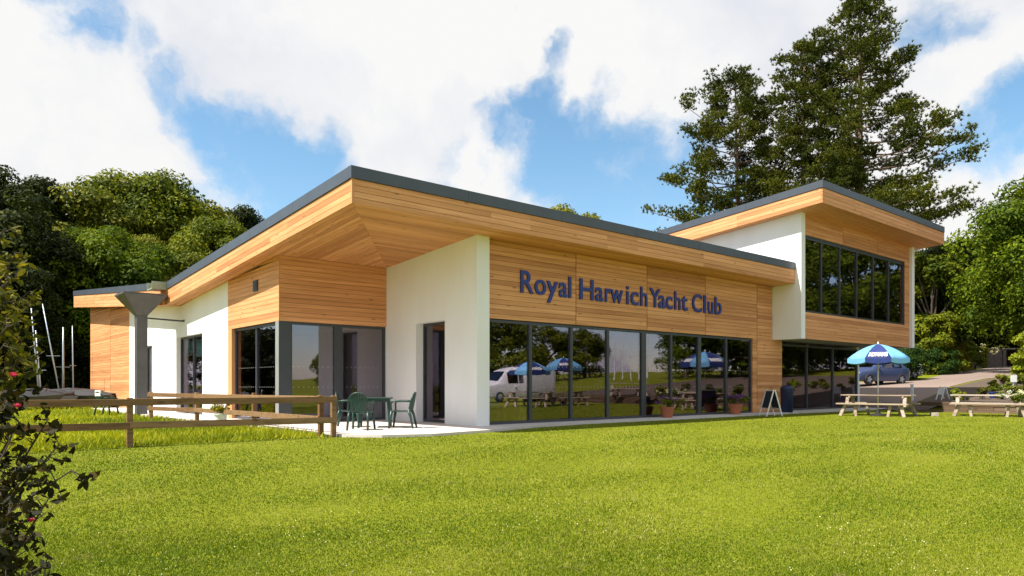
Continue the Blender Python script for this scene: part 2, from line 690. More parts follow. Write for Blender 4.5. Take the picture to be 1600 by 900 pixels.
# ------------------------------------------------------------------ numpy meshes
def np_mesh(name, verts, nside, mats, midx=None):
    """faces of nside corners, each with corners of its own"""
    n = len(verts) // nside
    m = bpy.data.meshes.new(name)
    m.vertices.add(len(verts))
    m.vertices.foreach_set('co', np.ascontiguousarray(verts, dtype=np.float32).ravel())
    m.loops.add(len(verts))
    m.loops.foreach_set('vertex_index', np.arange(len(verts), dtype=np.int32))
    m.polygons.add(n)
    m.polygons.foreach_set('loop_start', np.arange(0, n * nside, nside, dtype=np.int32))
    m.polygons.foreach_set('loop_total', np.full(n, nside, dtype=np.int32))
    for q in mats:
        m.materials.append(q)
    if midx is not None:
        m.polygons.foreach_set('material_index', np.asarray(midx, dtype=np.int32))
    m.update(calc_edges=True)
    return m


def np_obj(name, mesh, parent=None):
    o = bpy.data.objects.new(name, mesh)
    COL.objects.link(o)
    if parent is not None:
        o.parent = parent
        if parent.get('wbuild'):
            o.location = -parent.location
    return o


def unit(a):
    return a / np.maximum(np.linalg.norm(a, axis=1, keepdims=True), 1e-9)


def leaf_quads(c, nrm, length, width, r):
    """rhombic leaves: centres, facing, sizes"""
    n = len(c)
    a = unit(np.cross(nrm, r.normal(size=(n, 3))))
    b = np.cross(nrm, a)
    L = (length * r.uniform(.7, 1.3, n))[:, None] * .5
    W = (width * r.uniform(.7, 1.3, n))[:, None] * .5
    v = np.empty((n, 4, 3))
    v[:, 0] = c - a * L
    v[:, 1] = c + b * W - nrm * L * .25
    v[:, 2] = c + a * L
    v[:, 3] = c - b * W - nrm * L * .25
    return v.reshape(-1, 3)


def clump_leaves(centres, radii, per, size, r, flat=.8, asp=.62):
    cs = []
    ns = []
    for c, R in zip(centres, radii):
        k = max(6, int(per * (R / np.mean(radii)) ** 2))
        d = unit(r.normal(size=(k, 3)))
        d[:, 2] = np.where(r.random(k) < .6, np.abs(d[:, 2]), d[:, 2])
        q = r.uniform(.62, 1.10, k)[:, None]
        p = np.array(c) + d * q * R * np.array([1, 1, flat])
        cs.append(p)
        ns.append(unit(d + r.normal(size=(k, 3)) * .55 + np.array([0, 0, .35])))
    c = np.concatenate(cs)
    nn = np.concatenate(ns)
    return leaf_quads(c, nn, size, size * asp, r)


def crown_centres(r, n, rx, ry, z0, z1, belly=.42, shell=(.5, .92)):
    """clump centres filling an uneven crown"""
    out = []
    rr = []
    H = z1 - z0
    phase = r.uniform(0, 6.28, 3)
    while len(out) < n:
        t_ = r.random()
        prof = math.sin(math.pi * min(1, max(0.0, (t_ * .74 + .19)))) ** .7
        a = r.uniform(0, 2 * math.pi)
        lob = 1 + .20 * math.sin(2 * a + phase[0]) + .14 * math.sin(3 * a + phase[1] + 4 * t_)
        q = r.uniform(*shell) if r.random() < .8 else r.uniform(.1, .5)
        out.append((math.cos(a) * rx * prof * lob * q, math.sin(a) * ry * prof * lob * q, z0 + H * t_ * .93))
        rr.append(min(rx, ry) * r.uniform(.15, .31))
    return out, rr


def make_tree(name, h, rx, z0, seed, mat, n=60, per=330, leaf=.34, ry=None, trunk=.32, bark=None, shell=(.5, .92), asp=.62):
    r = np.random.default_rng(seed)
    ry = ry or rx
    root = empty(name, (0, 0, 0))
    cen, rr = crown_centres(r, n, rx, ry, z0, h - rx * .2, shell=shell)
    me = np_mesh('crown', clump_leaves(cen, rr, per, leaf, r, asp=asp), 4, [mat])
    np_obj('crown', me, root)
    b = MB()
    top = (r.normal() * .4, r.normal() * .4, z0 + (h - z0) * .7)
    pts = [(0, 0, -.6), (.05, 0, .3), (top[0] * .25, top[1] * .25, z0 * .8), (top[0] * .6, top[1] * .6, z0 + (h - z0) * .3), top]
    b.tube(pts, [trunk * 1.35, trunk, trunk * .8, trunk * .5, trunk * .12], 9)
    for k in r.choice(len(cen), min(12, len(cen)), replace=False):
        c = Vector(cen[k])
        s0 = Vector((top[0] * .3, top[1] * .3, min(c.z - .5, z0 + (c.z - z0) * .35)))
        s0.z = max(s0.z, z0 * .6)
        mid = s0.lerp(c, .5) + Vector((0, 0, .35))
        b.tube([s0, mid, c], [trunk * .38, trunk * .24, trunk * .06], 6)
    b.build('trunk', bark or M_BARK, root)
    return root


def put(root, u, v, rz=0.0, s=1.0, label=None, cat='tree', group=None, sz=None, dz=0.0):
    root.location = (u, v, gz(u, v) + dz)
    root.rotation_euler = (0, 0, rz)
    root.scale = (s, s, sz or s)
    return tag(root, label, cat, group)

# ================================================================== SETTING
def axis(stops):
    out = []
    for (a, b, st) in stops:
        n = max(1, int(round((b - a) / st)))
        out += [a + (b - a) * i / n for i in range(n)]
    out.append(stops[-1][1])
    return out


gu = axis(((-900, -120, 60), (-120, -16, 6), (-16, 31, .8), (31, 33, .15), (33, 60, 1.2), (60, 140, 5), (140, 1400, 70)))
gv = axis(((-900, -80, 60), (-80, -10, 5), (-10, 10, .8), (10, 12.4, .3), (12.4, 48, 1.2), (48, 130, 5), (130, 1400, 70)))
verts = [(u, v, gz(u, v)) for v in gv for u in gu]
nu = len(gu)
faces = [(j * nu + i, j * nu + i + 1, (j + 1) * nu + i + 1, (j + 1) * nu + i) for j in range(len(gv) - 1) for i in range(nu - 1)]
gm = bpy.data.meshes.new('ground')
gm.from_pydata(verts, [], faces)
gm.materials.append(M_TURF)
for p in gm.polygons:
    p.use_smooth = True
ground = bpy.data.objects.new('ground', gm)
COL.objects.link(ground)
tag(ground, 'mown green lawn spreading in front of the timber clubhouse', kind='structure')

TERR = [(6.95, 13.72), (7.5, 13.05), (8.5, 12.68), (10.3, 12.98), (12.5, 13.62), (14.3, 13.86), (26.2, 13.72), (34.6, 13.4), (34.6, 14.9), (11.25, 14.9), (11.25, 18.95), (7.9, 18.95),
        (7.9, 36.4), (6.2, 36.4), (6.25, 24.0), (6.85, 17.2)]
o = MB().prism(TERR, lambda x, y: -.25, lambda x, y: 0.0).build('terrace', M_TERR)
tag(o, 'pale paved terrace along the foot of the building', kind='structure')


def ribbon(name, near, far, mat, off=.02, cuts=14):
    """ground-hugging strip between two plan polylines"""
    m = bpy.data.meshes.new(name)
    vs = []
    n = len(near)
    for a, b in zip(near, far):
        for k in range(cuts + 1):
            t_ = k / cuts
            x = a[0] + (b[0] - a[0]) * t_
            y = a[1] + (b[1] - a[1]) * t_
            vs.append((x, y, gz(x, y) + off))
    fs = []
    for i in range(n - 1):
        for k in range(cuts):
            q = i * (cuts + 1) + k
            fs.append((q, q + cuts + 1, q + cuts + 2, q + 1))
    m.from_pydata(vs, [], fs)
    m.materials.append(mat)
    o_ = bpy.data.objects.new(name, m)
    COL.objects.link(o_)
    return o_


def dense(pl, n=10):
    out = []
    for a, b in zip(pl, pl[1:]):
        out += [(a[0] + (b[0] - a[0]) * k / n, a[1] + (b[1] - a[1]) * k / n) for k in range(n)]
    return out + [pl[-1]]


near_e = dense([(31.5, 12.4), (33.1, 12.75), (38.2, 13.2), (41.2, 13.6), (45.6, 14.05), (49.4, 14.2), (54, 13.3), (62, 13.0), (76, 14.5), (104, 22)])
far_e = dense([(34.65, 13.3), (36.5, 30), (42, 30), (45, 22), (47.5, 17.3), (52, 17.9), (58.3, 18.9), (69, 20.0), (82.5, 22.0), (110, 30)])
dr = ribbon('drive', near_e, far_e, M_DRIVE)
tag(dr, 'pinkish tarmac drive climbing past the hedge', kind='structure')
bed = ribbon('planting_bed', dense([(32.15, 11.7), (32.15, 10), (32.15, 8), (32.15, 4), (32.3, -6)], 10), dense([(33.2, 12.6), (41.2, 13.45), (49.2, 14.0), (54, 10), (56, -6)], 10), M_SOIL, cuts=40)
tag(bed, 'brown soil planting bed above the low timber edge', kind='structure')

# ================================================================== CLUBHOUSE
H = empty('clubhouse', (18, 24, 0), wbuild=True)
tag(H, 'long modern clubhouse with larch cladding, white walls and butterfly roof', 'building')
V0 = 14.464
UL = 7.6
HEAD = 2.78


def zs(v): return 4.88 - .064 * (v - 13.55)
def zt(v): return 5.65 - .064 * (v - 13.55)
def wb(v): return 3.93 + .079 * (v - 27.7)
def wt(v): return 4.76 + .083 * (v - 27.7)
def ub(v): return 7.60 - .085 * (v - 12.25)
def ut(v): return 8.39 - .085 * (v - 12.25)


BW = .128       # cover width of a cladding board
TRIM = .26


def child(o_, parent):
    """hang a sub-part on a part that was modelled in world coordinates"""
    o_.parent = parent
    o_.location = (0, 0, 0)
    return o_


def board_x(parent, u0, u1, v0, v1, z0, z1, mat, name='board'):
    return child(MB().box(u0, u1, v0, v1, z0, z1).build(name, mat), parent)


def roof(u0, u1, v0, v1, lo, hi, first_front=True, splits_u=(), splits_v=()):
    core = MB().prism([(u0 + .05, v0 + .05), (u1, v0 + .05), (u1, v1), (u0 + .05, v1)], lambda x, y: lo(y) + .024,
                      lambda x, y: hi(y) - .04).build('roof', M_ROOF, H)
    # dark metal edge trim
    def strip_front(vv, za, zb, th, mat, name, a, b, out=0.0):
        return child(MB().hexa([(a, vv - out, za), (b, vv - out, za), (b, vv + th, za), (a, vv + th, za),
                                (a, vv - out, zb), (b, vv - out, zb), (b, vv + th, zb), (a, vv + th, zb)]).build(name, mat), core)
    if first_front:
        k = max(1, round((u1 - u0) / 3.0))
        for i in range(k):
            a_, b_ = u0 - .03 + (u1 + .05 - u0) * i / k, u0 - .03 + (u1 + .05 - u0) * (i + 1) / k
            strip_front(v0, hi(v0) - TRIM, hi(v0), .12, M_TRIM, 'roof_trim', a_, b_ - .008, .03)
    k = max(1, round((v1 - v0) / 3.0))
    for i in range(k):
        a_, b_ = v0 + .122 + (v1 - v0 - .122) * i / k, v0 + .114 + (v1 - v0 - .114) * (i + 1) / k
        t_ = MB().hexa([(u0 - .03, a_, hi(a_) - TRIM), (u0 + .09, a_, hi(a_) - TRIM), (u0 + .09, b_, hi(b_) - TRIM), (u0 - .03, b_, hi(b_) - TRIM),
                        (u0 - .03, a_, hi(a_)), (u0 + .09, a_, hi(a_)), (u0 + .09, b_, hi(b_)), (u0 - .03, b_, hi(b_))])
        child(t_.build('roof_trim', M_TRIM), core)
    # fascia boards
    nb = 4
    for k in range(nb):
        fa, fb_ = k / nb, (k + 1) / nb
        if first_front:
            ZA = lo(v0) - .012
            ZB = hi(v0) - TRIM
            za = ZA + (ZB - ZA) * fa
            zb = ZA + (ZB - ZA) * fb_ - .009
            cuts = [u0 + .012] + sorted(s + (k % 2) * 1.3 - .4 for s in splits_u) + [u1]
            for a, b in zip(cuts, cuts[1:]):
                strip_front(v0, za, zb, .045, M_WX, 'fascia_board', a + .002, b - .002)
        cuts = [v0 + .047] + sorted(s + (k % 2) * 1.1 - .3 for s in splits_v) + [v1]
        for a, b in zip(cuts, cuts[1:]):
            a += .002
            b -= .002
            def zz(v, fr, top=False):
                A = lo(v) - .012
                B = hi(v) - TRIM
                return A + (B - A) * fr - (.009 if top else 0)
            q = MB().hexa([(u0, a, zz(a, fa)), (u0 + .045, a, zz(a, fa)), (u0 + .045, b, zz(b, fa)), (u0, b, zz(b, fa)),
                           (u0, a, zz(a, fb_, 1)), (u0 + .045, a, zz(a, fb_, 1)), (u0 + .045, b, zz(b, fb_, 1)), (u0, b, zz(b, fb_, 1))])
            child(q.build('fascia_board', M_WY), core)
    return core


def soffit(parent, poly, lo, mat):
    return child(MB().prism(poly, lambda x, y: lo(y), lambda x, y: lo(y) + .022).build('soffit_board', mat), parent)


MU0, MU1, MV0, MV1 = 7.07, 25.43, 13.55, 27.88
main_roof = roof(MU0, MU1, MV0, MV1, zs, zt, True, (11.2, 15.4, 20.0), (17.2, 21.4, 25.0))
# soffit boards, mitred from the outer corner to the inner corner of the recess
iu, iv = 10.90, 18.70
cu, cv = MU0 + .047, MV0 + .047
SB = .145


def mit_u(v): return cu + (v - cv) * (iu - cu) / (iv - cv)
def mit_v(u): return cv + (u - cu) * (iv - cv) / (iu - cu)


v = cv
while v < iv - .02:
    a, b = v, min(v + SB - .008, iv)
    e = MU1 if b < V0 + .05 else iu + .02
    soffit(main_roof, [(mit_u(a) + .004, a), (e, a), (e, b), (min(e, mit_u(b) + .004), b)], zs, M_WX)
    v += SB
u = cu
while u < iu - .03:
    a, b = u, min(u + SB - .008, iu)
    e = MV1 if b < UL + .1 else iv
    if mit_v(b) < e - .01:
        soffit(main_roof, [(a, mit_v(a) + .004), (b, mit_v(b) + .004), (b, e), (a, e)], zs, M_WY)
    u += SB

wing_roof = roof(7.0, 25.43, 27.9, 46.4, wb, wt, False, (), (33.0, 39.5))
child(MB().hexa([(6.97, 27.86, wb(27.9)), (7.9, 27.86, wb(27.9)), (7.9, 27.898, wb(27.9)), (6.97, 27.898, wb(27.9)),
                 (6.97, 27.86, wt(27.9) - .2), (7.9, 27.86, wt(27.9) - .2), (7.9, 27.898, wt(27.9) - .2), (6.97, 27.898, wt(27.9) - .2)]
                ).build('fascia_end', M_WX), wing_roof)
for k in range(5):
    a = 7.05 + k * .13
    soffit(wing_roof, [(a, 27.9), (a + .122, 27.9), (a + .122, 46.3), (a, 46.3)], wb, M_WY)

UU0, UU1, UV0, UV1 = 24.95, 36.72, 12.25, 30.0
upper_roof = roof(UU0, UU1, UV0, UV1, ub, ut, True, (28.4, 32.6), (16.0, 21.0))
# right-hand edge of the upper roof
child(MB().hexa([(UU1, UV0, ub(UV0)), (UU1 + .045, UV0, ub(UV0)), (UU1 + .045, UV1, ub(UV1)), (UU1, UV1, ub(UV1)),
                 (UU1, UV0, ut(UV0) - TRIM), (UU1 + .045, UV0, ut(UV0) - TRIM), (UU1 + .045, UV1, ut(UV1) - TRIM), (UU1, UV1, ut(UV1) - TRIM)]
                ).build('fascia_board', M_WY), upper_roof)
v = UV0 + .047
while v < 13.42:
    soffit(upper_roof, [(UU0 + .05, v), (UU1, v), (UU1, v + SB - .008), (UU0 + .05, v + SB - .008)], ub, M_WX)
    v += SB
soffit(upper_roof, [(UU0 + .05, v), (25.46, v), (25.46, 29.9), (UU0 + .05, 29.9)], ub, M_WY)
soffit(upper_roof, [(36.12, v), (UU1, v), (UU1, 29.9), (36.12, 29.9)], ub, M_WY)


# ---- white walls
def white(poly, lo, hi, name='white_wall'):
    return MB().prism(poly, lo, hi).build(name, M_WHITE, H)


def rect(a, b, c, d): return [(a, c), (b, c), (b, d), (a, d)]


Z0 = lambda x, y: -.02
FU0, FU1 = 10.908, 11.318
ztop = lambda x, y: zs(y) + .012
fin = MB()
fin.prism(rect(FU0, FU1, 14.26, 15.666), Z0, ztop)
fin.prism(rect(FU0, FU1, 17.085, 18.78), Z0, ztop)
fin.prism(rect(FU0, FU1, 15.666, 17.085), lambda x, y: HEAD, ztop)
fin.build('fin_wall', M_WHITE, H)
fl = MB()
wtop = lambda x, y: (zs(y) if y < 27.8 else wb(y)) + .012
DO = (25.33, 28.45)
WO = (31.95, 33.45)
fl.prism(rect(UL, UL + .32, 22.77, DO[0]), Z0, wtop)
fl.prism(rect(UL, UL + .32, DO[1], WO[0]), Z0, wtop)
fl.prism(rect(UL, UL + .32, WO[1], 35.93), Z0, wtop)
fl.prism(rect(UL, UL + .32, DO[0], 27.8), lambda x, y: 2.82, wtop)
fl.prism(rect(UL, UL + .32, 27.8, DO[1]), lambda x, y: 2.82, wtop)
fl.prism(rect(UL, UL + .32, *WO), lambda x, y: 2.68, wtop)
fl.build('flank_wall', M_WHITE, H)
utop = lambda x, y: ub(y) + .012
white(rect(25.45, 25.75, 13.3, 29.9), lambda x, y: HEAD, utop, 'upper_side_wall')
white(rect(35.83, 36.13, 13.3, 29.9), lambda x, y: HEAD, utop, 'upper_side_wall')
MB().prism(rect(25.76, 35.82, 29.6, 29.88), lambda x, y: HEAD, utop).build('upper_back_wall', M_WHITE, H)
MB().box(25.76, 35.82, 13.5, 29.6, HEAD + .02, 2.96).build('upper_floor', M_CEIL, H)
MB().box(33.3, 33.6, 14.75, 29.9, -.05, HEAD).build('ground_side_wall', M_WHITE, H)

# ---- rooms behind the glass
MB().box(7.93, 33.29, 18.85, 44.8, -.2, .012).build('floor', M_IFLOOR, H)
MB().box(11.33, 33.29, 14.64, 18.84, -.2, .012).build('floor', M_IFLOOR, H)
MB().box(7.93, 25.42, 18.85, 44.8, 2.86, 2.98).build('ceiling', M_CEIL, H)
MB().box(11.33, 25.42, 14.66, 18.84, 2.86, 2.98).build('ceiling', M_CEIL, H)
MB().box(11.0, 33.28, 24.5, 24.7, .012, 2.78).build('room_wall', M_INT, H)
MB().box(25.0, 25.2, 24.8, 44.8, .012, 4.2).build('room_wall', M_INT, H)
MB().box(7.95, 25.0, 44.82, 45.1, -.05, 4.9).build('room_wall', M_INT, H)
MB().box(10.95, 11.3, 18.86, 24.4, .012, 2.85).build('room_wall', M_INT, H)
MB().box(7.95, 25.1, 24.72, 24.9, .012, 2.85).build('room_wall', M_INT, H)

# ---- cladding on the front
fcl = MB().box(11.33, 25.44, V0 + .045, V0 + .12, HEAD, zs(V0) - .01).build('cladding', M_FRAME, H)
seams = [11.325, 14.668, 17.872, 21.025, 24.351, 25.446]
z = HEAD
row = 0
while z < zs(V0) - .03:
    zb = min(z + BW - .008, zs(V0) - .004)
    for a, b in zip(seams, seams[1:]):
        board_x(fcl, a + .014, b - .014, V0, V0 + .04, z, zb, M_WX)
    z += BW
    row += 1
rcl = MB().box(24.06, 26.16, V0 + .045, V0 + .30, -.02, HEAD - .004).build('cladding', M_WZ, H)
z = .02
while z < HEAD - .02:
    zb = min(z + BW - .008, HEAD - .006)
    board_x(rcl, 24.05, 24.34, V0 + .003, V0 + .043, z, zb, M_WX)
    board_x(rcl, 24.365, 26.165, V0 + .003, V0 + .043, z, zb, M_WX)
    z += BW

# recess, facing front
VR = 18.712
rec = MB().box(7.66, 10.9, VR + .045, VR + .2, HEAD, zs(VR) + .01).build('cladding', M_FRAME, H)
z = HEAD
while z < zs(VR) - .03:
    zb = min(z + BW - .008, zs(VR) - .002)
    board_x(rec, 7.628, 10.9, VR, VR + .04, z, zb, M_WX)
    z += BW
# flank, timber panel under the sloping eave
lcl = MB().prism(rect(UL + .045, UL + .2, VR + .05, 22.76), lambda x, y: HEAD, lambda x, y: zs(y) - .012).build('cladding', M_FRAME, H)
z = HEAD
while z < zs(VR):
    zb = z + BW - .008
    def cap(v_): return min(zb, zs(v_) - .003)
    v1 = 22.755
    vend = VR + .03
    if zs(v1) < z + .01:
        v1 = 13.55 + (4.88 - z - .012) / .064
    if v1 > vend + .05:
        q = MB().hexa([(UL, vend, z), (UL + .04, vend, z), (UL + .04, v1, z), (UL, v1, z),
                       (UL, vend, cap(vend)), (UL + .04, vend, cap(vend)), (UL + .04, v1, max(z + .004, cap(v1))), (UL, v1, max(z + .004, cap(v1)))])
        child(q.build('board', M_WY), lcl)
    z += BW
child(MB().box(UL - .004, UL + .026, VR - .003, VR + .026, HEAD, zs(VR) - .004).build('corner_bead', M_WZ), lcl)
child(MB().box(UL - .001, UL + .19, 22.43, 22.762, .0, HEAD - .004).build('jamb_board', M_WZ), lcl)
child(MB().hexa([(MU0 - .004, MV0 - .004, zs(MV0) - .014), (MU0 + .05, MV0 - .004, zs(MV0) - .014), (MU0 + .05, MV0 + .05, zs(MV0) - .014),
                 (MU0 - .004, MV0 + .05, zs(MV0) - .014), (MU0 - .004, MV0 - .004, zt(MV0) - TRIM), (MU0 + .05, MV0 - .004, zt(MV0) - TRIM),
                 (MU0 + .05, MV0 + .05, zt(MV0) - TRIM), (MU0 - .004, MV0 + .05, zt(MV0) - TRIM)]).build('corner_bead', M_WZ), main_roof)
# vent in the flank panel
vent = MB().box(UL - .03, UL + .01, 20.22, 20.56, 3.74, 4.06).build('vent', M_FRAME, H)
for k in range(5):
    zz_ = 3.765 + k * .058
    child(MB().hexa([(UL - .055, 20.24, zz_), (UL - .028, 20.24, zz_ + .02), (UL - .028, 20.54, zz_ + .02), (UL - .055, 20.54, zz_),
                     (UL - .055, 20.24, zz_ + .012), (UL - .028, 20.24, zz_ + .032), (UL - .028, 20.54, zz_ + .032), (UL - .055, 20.54, zz_ + .012)]
                    ).build('louvre', M_FRAME), vent)
# wing, timber end of the flank
wcl = MB().prism(rect(UL + .045, UL + .2, 35.95, 45.1), Z0, lambda x, y: wb(y) - .012).build('cladding', M_FRAME, H)
z = .0
while z < wb(45.1):
    zb = z + BW - .008
    for a, b in ((35.96, 39.9), (39.95, 45.1)):
        def capw(v_): return min(zb, wb(v_) - .003)
        aa = a
        if wb(a) < z + .02:
            aa = 27.7 + (z + .02 - 3.93) / .079
        if aa < b - .1:
            q = MB().hexa([(UL, aa, z), (UL + .04, aa, z), (UL + .04, b, z), (UL, b, z),
                           (UL, aa, max(z + .004, capw(aa))), (UL + .04, aa, max(z + .004, capw(aa))), (UL + .04, b, capw(b)), (UL, b, capw(b))])
            child(q.build('board', M_WY), wcl)
    z += BW
# upper storey front
VU = 13.42
ucl = MB()
ucl.box(25.76, 35.82, VU + .045, VU + .1, HEAD + .02, 3.82)
ucl.box(25.76, 35.82, VU + .045, VU + .1, 6.71, ub(VU) - .004)
ucl.box(25.76, 26.0, VU + .045, VU + .1, 3.82, 6.71)
ucl.box(35.32, 35.82, VU + .045, VU + .1, 3.82, 6.71)
ucl = ucl.build('cladding', M_FRAME, H)
z = HEAD + .02
while z < ub(VU) - .02:
    zb = min(z + BW - .008, ub(VU) - .003)
    if zb < 3.83:
        board_x(ucl, 25.765, 30.3 + (int(z * 97) % 3), VU, VU + .04, z, zb, M_WX)
        board_x(ucl, 30.304 + (int(z * 97) % 3), 35.815, VU, VU + .04, z, zb, M_WX)
    elif z > 6.70:
        for a, b in ((25.765, 29.08), (29.11, 32.38), (32.41, 35.815)):
            board_x(ucl, a, b, VU, VU + .04, z, zb, M_WX)
    else:
        board_x(ucl, 25.765, 25.985, VU, VU + .04, z, zb, M_WX)
        board_x(ucl, 35.335, 35.815, VU, VU + .04, z, zb, M_WX)
    z += BW


# ---- glazing
def glazing_front(v, u_edges, z0, z1, bars, fw=.055, dots=None, parent=H, depth=.09):
    """window facing the lawn: frame with real bars and one pane between each pair"""
    b = MB()
    b.box(u_edges[0], u_edges[-1], v, v + depth, z0, z0 + .07)
    b.box(u_edges[0], u_edges[-1], v, v + depth, z1 - .07, z1)
    for x, w in zip(u_edges, bars):
        xa = x - w / 2 if x not in (u_edges[0],) else x
        xb = x + w / 2 if x not in (u_edges[-1],) else x
        b.box(xa, xb, v - .004, v + depth + .002, z0 + .071, z1 - .071)
    fr = b.build('window', M_FRAME, parent)
    for a, c_ in zip(u_edges, u_edges[1:]):
        child(MB().box(a + .02, c_ - .02, v + .040, v + .056, z0 + .05, z1 - .05).build('pane', M_GLASS), fr)
    if dots:
        d = MB()
        for zz_ in dots:
            x = u_edges[0] + .12
            while x < u_edges[-1] - .1:
                if min(abs(x - e) for e in u_edges) > .11:
                    d.box(x - .011, x + .011, v + .036, v + .0385, zz_ - .011, zz_ + .011)
                x += .145
        tag(child(d.build('safety_dots', M_DOT), fr), kind='stuff')
    return fr


def glazing_flank(u, v_edges, z0, z1, bars, dots=None, mats=None, depth=.09, gm=None):
    b = MB()
    b.box(u, u + depth, v_edges[0], v_edges[-1], z0, z0 + .07)
    b.box(u, u + depth, v_edges[0], v_edges[-1], z1 - .07, z1)
    for x, w in zip(v_edges, bars):
        xa = x - w / 2 if x != v_edges[0] else x
        xb = x + w / 2 if x != v_edges[-1] else x
        b.box(u - .004, u + depth + .002, xa, xb, z0 + .071, z1 - .071)
    fr = b.build('window', mats or M_FRAME, H)
    for a, c_ in zip(v_edges, v_edges[1:]):
        child(MB().box(u + .040, u + .056, a + .02, c_ - .02, z0 + .05, z1 - .05).build('pane', gm or M_GLASS), fr)
    if dots:
        d = MB()
        for zz_ in dots:
            x = v_edges[0] + .12
            while x < v_edges[-1] - .1:
                if min(abs(x - e) for e in v_edges) > .11:
                    d.box(u + .036, u + .0385, x - .011, x + .011, zz_ - .011, zz_ + .011)
                x += .17
        tag(child(d.build('safety_dots', M_DOT), fr), kind='stuff')
    return fr


glazing_front(V0 + .05, [11.34, 12.957, 14.538, 16.093, 17.777, 19.191, 20.762, 22.394, 24.03], .0, HEAD - .02,
              [.08, .10, .10, .10, .22, .10, .17, .10, .10], dots=(.98, 1.55))
glazing_front(VR + .06, [7.93, 9.36, 10.895], .0, HEAD - .004, [.12, .24, .10], dots=(.98, 1.55))
glazing_front(V0 + .22, [26.17, 28.6, 30.9, 33.29], .0, HEAD - .10, [.07, .09, .09, .16])
glazing_front(VU + .06, [26.01, 27.4, 28.95, 30.5, 32.1, 33.7, 35.31], 3.83, 6.70, [.07, .07, .07, .07, .07, .07, .07])
glazing_flank(UL + .1, [18.98, 20.65, 22.42], .0, HEAD - .006, [.05, .07, .1], dots=(.98, 1.55))
glazing_flank(UL + .16, [DO[0] + .003, 26.9, DO[1] - .003], .0, 2.815, [.06, .09, .06], gm=M_GLASSC)
glazing_flank(UL + .16, [WO[0] + .003, WO[1] - .003], .0, 2.675, [.06, .06], gm=M_GLASSC)
glazing_flank(FU0 + .24, [15.67, 17.08], .0, HEAD - .004, [.07, .09])
post = MB().box(UL + .002, 7.925, VR + .006, 18.975, -.02, HEAD - .003).build('corner_post', M_FRAME, H)
child(MB().box(UL - .006, UL + .02, VR + .02, 18.96, 0, HEAD - .006).build('post_cover', M_ALU), post)
# blinds half down behind the flank door and window
for a, b, zt_ in ((25.45, 26.8, 2.05), (27.0, 28.3, 2.2), (32.05, 33.35, 1.95)):
    MB().box(UL + .222, UL + .23, a, b, zt_, 2.66).build('blind', M_BLIND, H)
# slim white columns just inside the glass
for u, v in ((16.0, 15.3), (20.4, 15.3), (30.0, 15.4)):
    MB().tube([(u, v, 0), (u, v, 2.86)], .055, 12).build('column', M_WHITEP, H, smooth=True)

# ---- raised lettering: fitted letter by letter along the front
LET = [('R', 140, 228), ('o', 236, 312), ('y', 316, 393), ('a', 399, 456), ('l', 465, 482),
       ('H', 540, 633), ('a', 645, 698), ('r', 712, 748), ('w', 748, 832), ('i', 855, 871), ('c', 884, 936), ('h', 950, 996),
       ('Y', 1012, 1085), ('a', 1072, 1118), ('c', 1122, 1166), ('h', 1180, 1220), ('t', 1226, 1268),
       ('C', 1300, 1365), ('l', 1377, 1392), ('u', 1406, 1441), ('b', 1452, 1497)]


def u_on(px):
    p = (px - 800) / FPX
    return V0 * (p * RX + RY) / (RX - p * RY)


def z_on(px, py):
    p = (px - 800) / FPX
    return EYE + (601 - py) / FPX * V0 / (RX - p * RY)


zbase = (z_on(813, 456.5) + z_on(1122, 491)) / 2
zcap = (z_on(813, 421) + z_on(1005, 449.5)) / 2
for i, (chh, a, b) in enumerate(LET):
    ua, ub_ = u_on(780 + a / 4.324), u_on(780 + b / 4.324)
    cu_ = bpy.data.curves.new('letter', 'FONT')
    cu_.body = chh
    cu_.extrude = .5
    cu_.offset = .012
    cu_.resolution_u = 6
    tmp = bpy.data.objects.new('letter', cu_)
    COL.objects.link(tmp)
    me = bpy.data.meshes.new_from_object(tmp)
    bpy.data.objects.remove(tmp)
    bpy.data.curves.remove(cu_)
    co = np.empty(len(me.vertices) * 3, dtype=np.float32)
    me.vertices.foreach_get('co', co)
    co = co.reshape(-1, 3)
    if i == 0:
        caph = co[:, 1].max()
    x0, x1 = co[:, 0].min(), co[:, 0].max()
    hs = (zcap - zbase) / caph
    out = np.empty_like(co)
    out[:, 0] = ua + (co[:, 0] - x0) / (x1 - x0) * (ub_ - ua)
    out[:, 1] = V0 - .045 + (.5 - co[:, 2]) * .035
    out[:, 2] = zbase + co[:, 1] * hs
    me.vertices.foreach_set('co', out.ravel())
    me.name = 'letter'
    me.materials.clear()
    me.materials.append(M_NAVY)
    me.update()
    lo_ = bpy.data.objects.new('letter', me)
    COL.objects.link(lo_)
    lo_.parent = H
    lo_.location = -H.location
    # stand-off pins
    for q in (.3, .7):
        pass

# notices stuck to the inside of the glazing
for px, m_ in ((943.5, M_BLIND), (957, M_WHITEP)):
    uc = u_on(px)
    MB().box(uc - .13, uc + .13, V0 + .112, V0 + .116, z_on(px, 606), z_on(px, 590)).build('notice', m_, H)

# ---- rainwater spout in the valley
sp = MB()
sp.box(6.55, 7.9, 27.55, 28.25, 4.46, 4.50)
sp.box(6.55, 7.9, 27.55, 27.585, 4.50, 4.74)
sp.box(6.55, 7.9, 28.215, 28.25, 4.50, 4.74)
sp.build('gutter_spout', M_SPOUT, H)

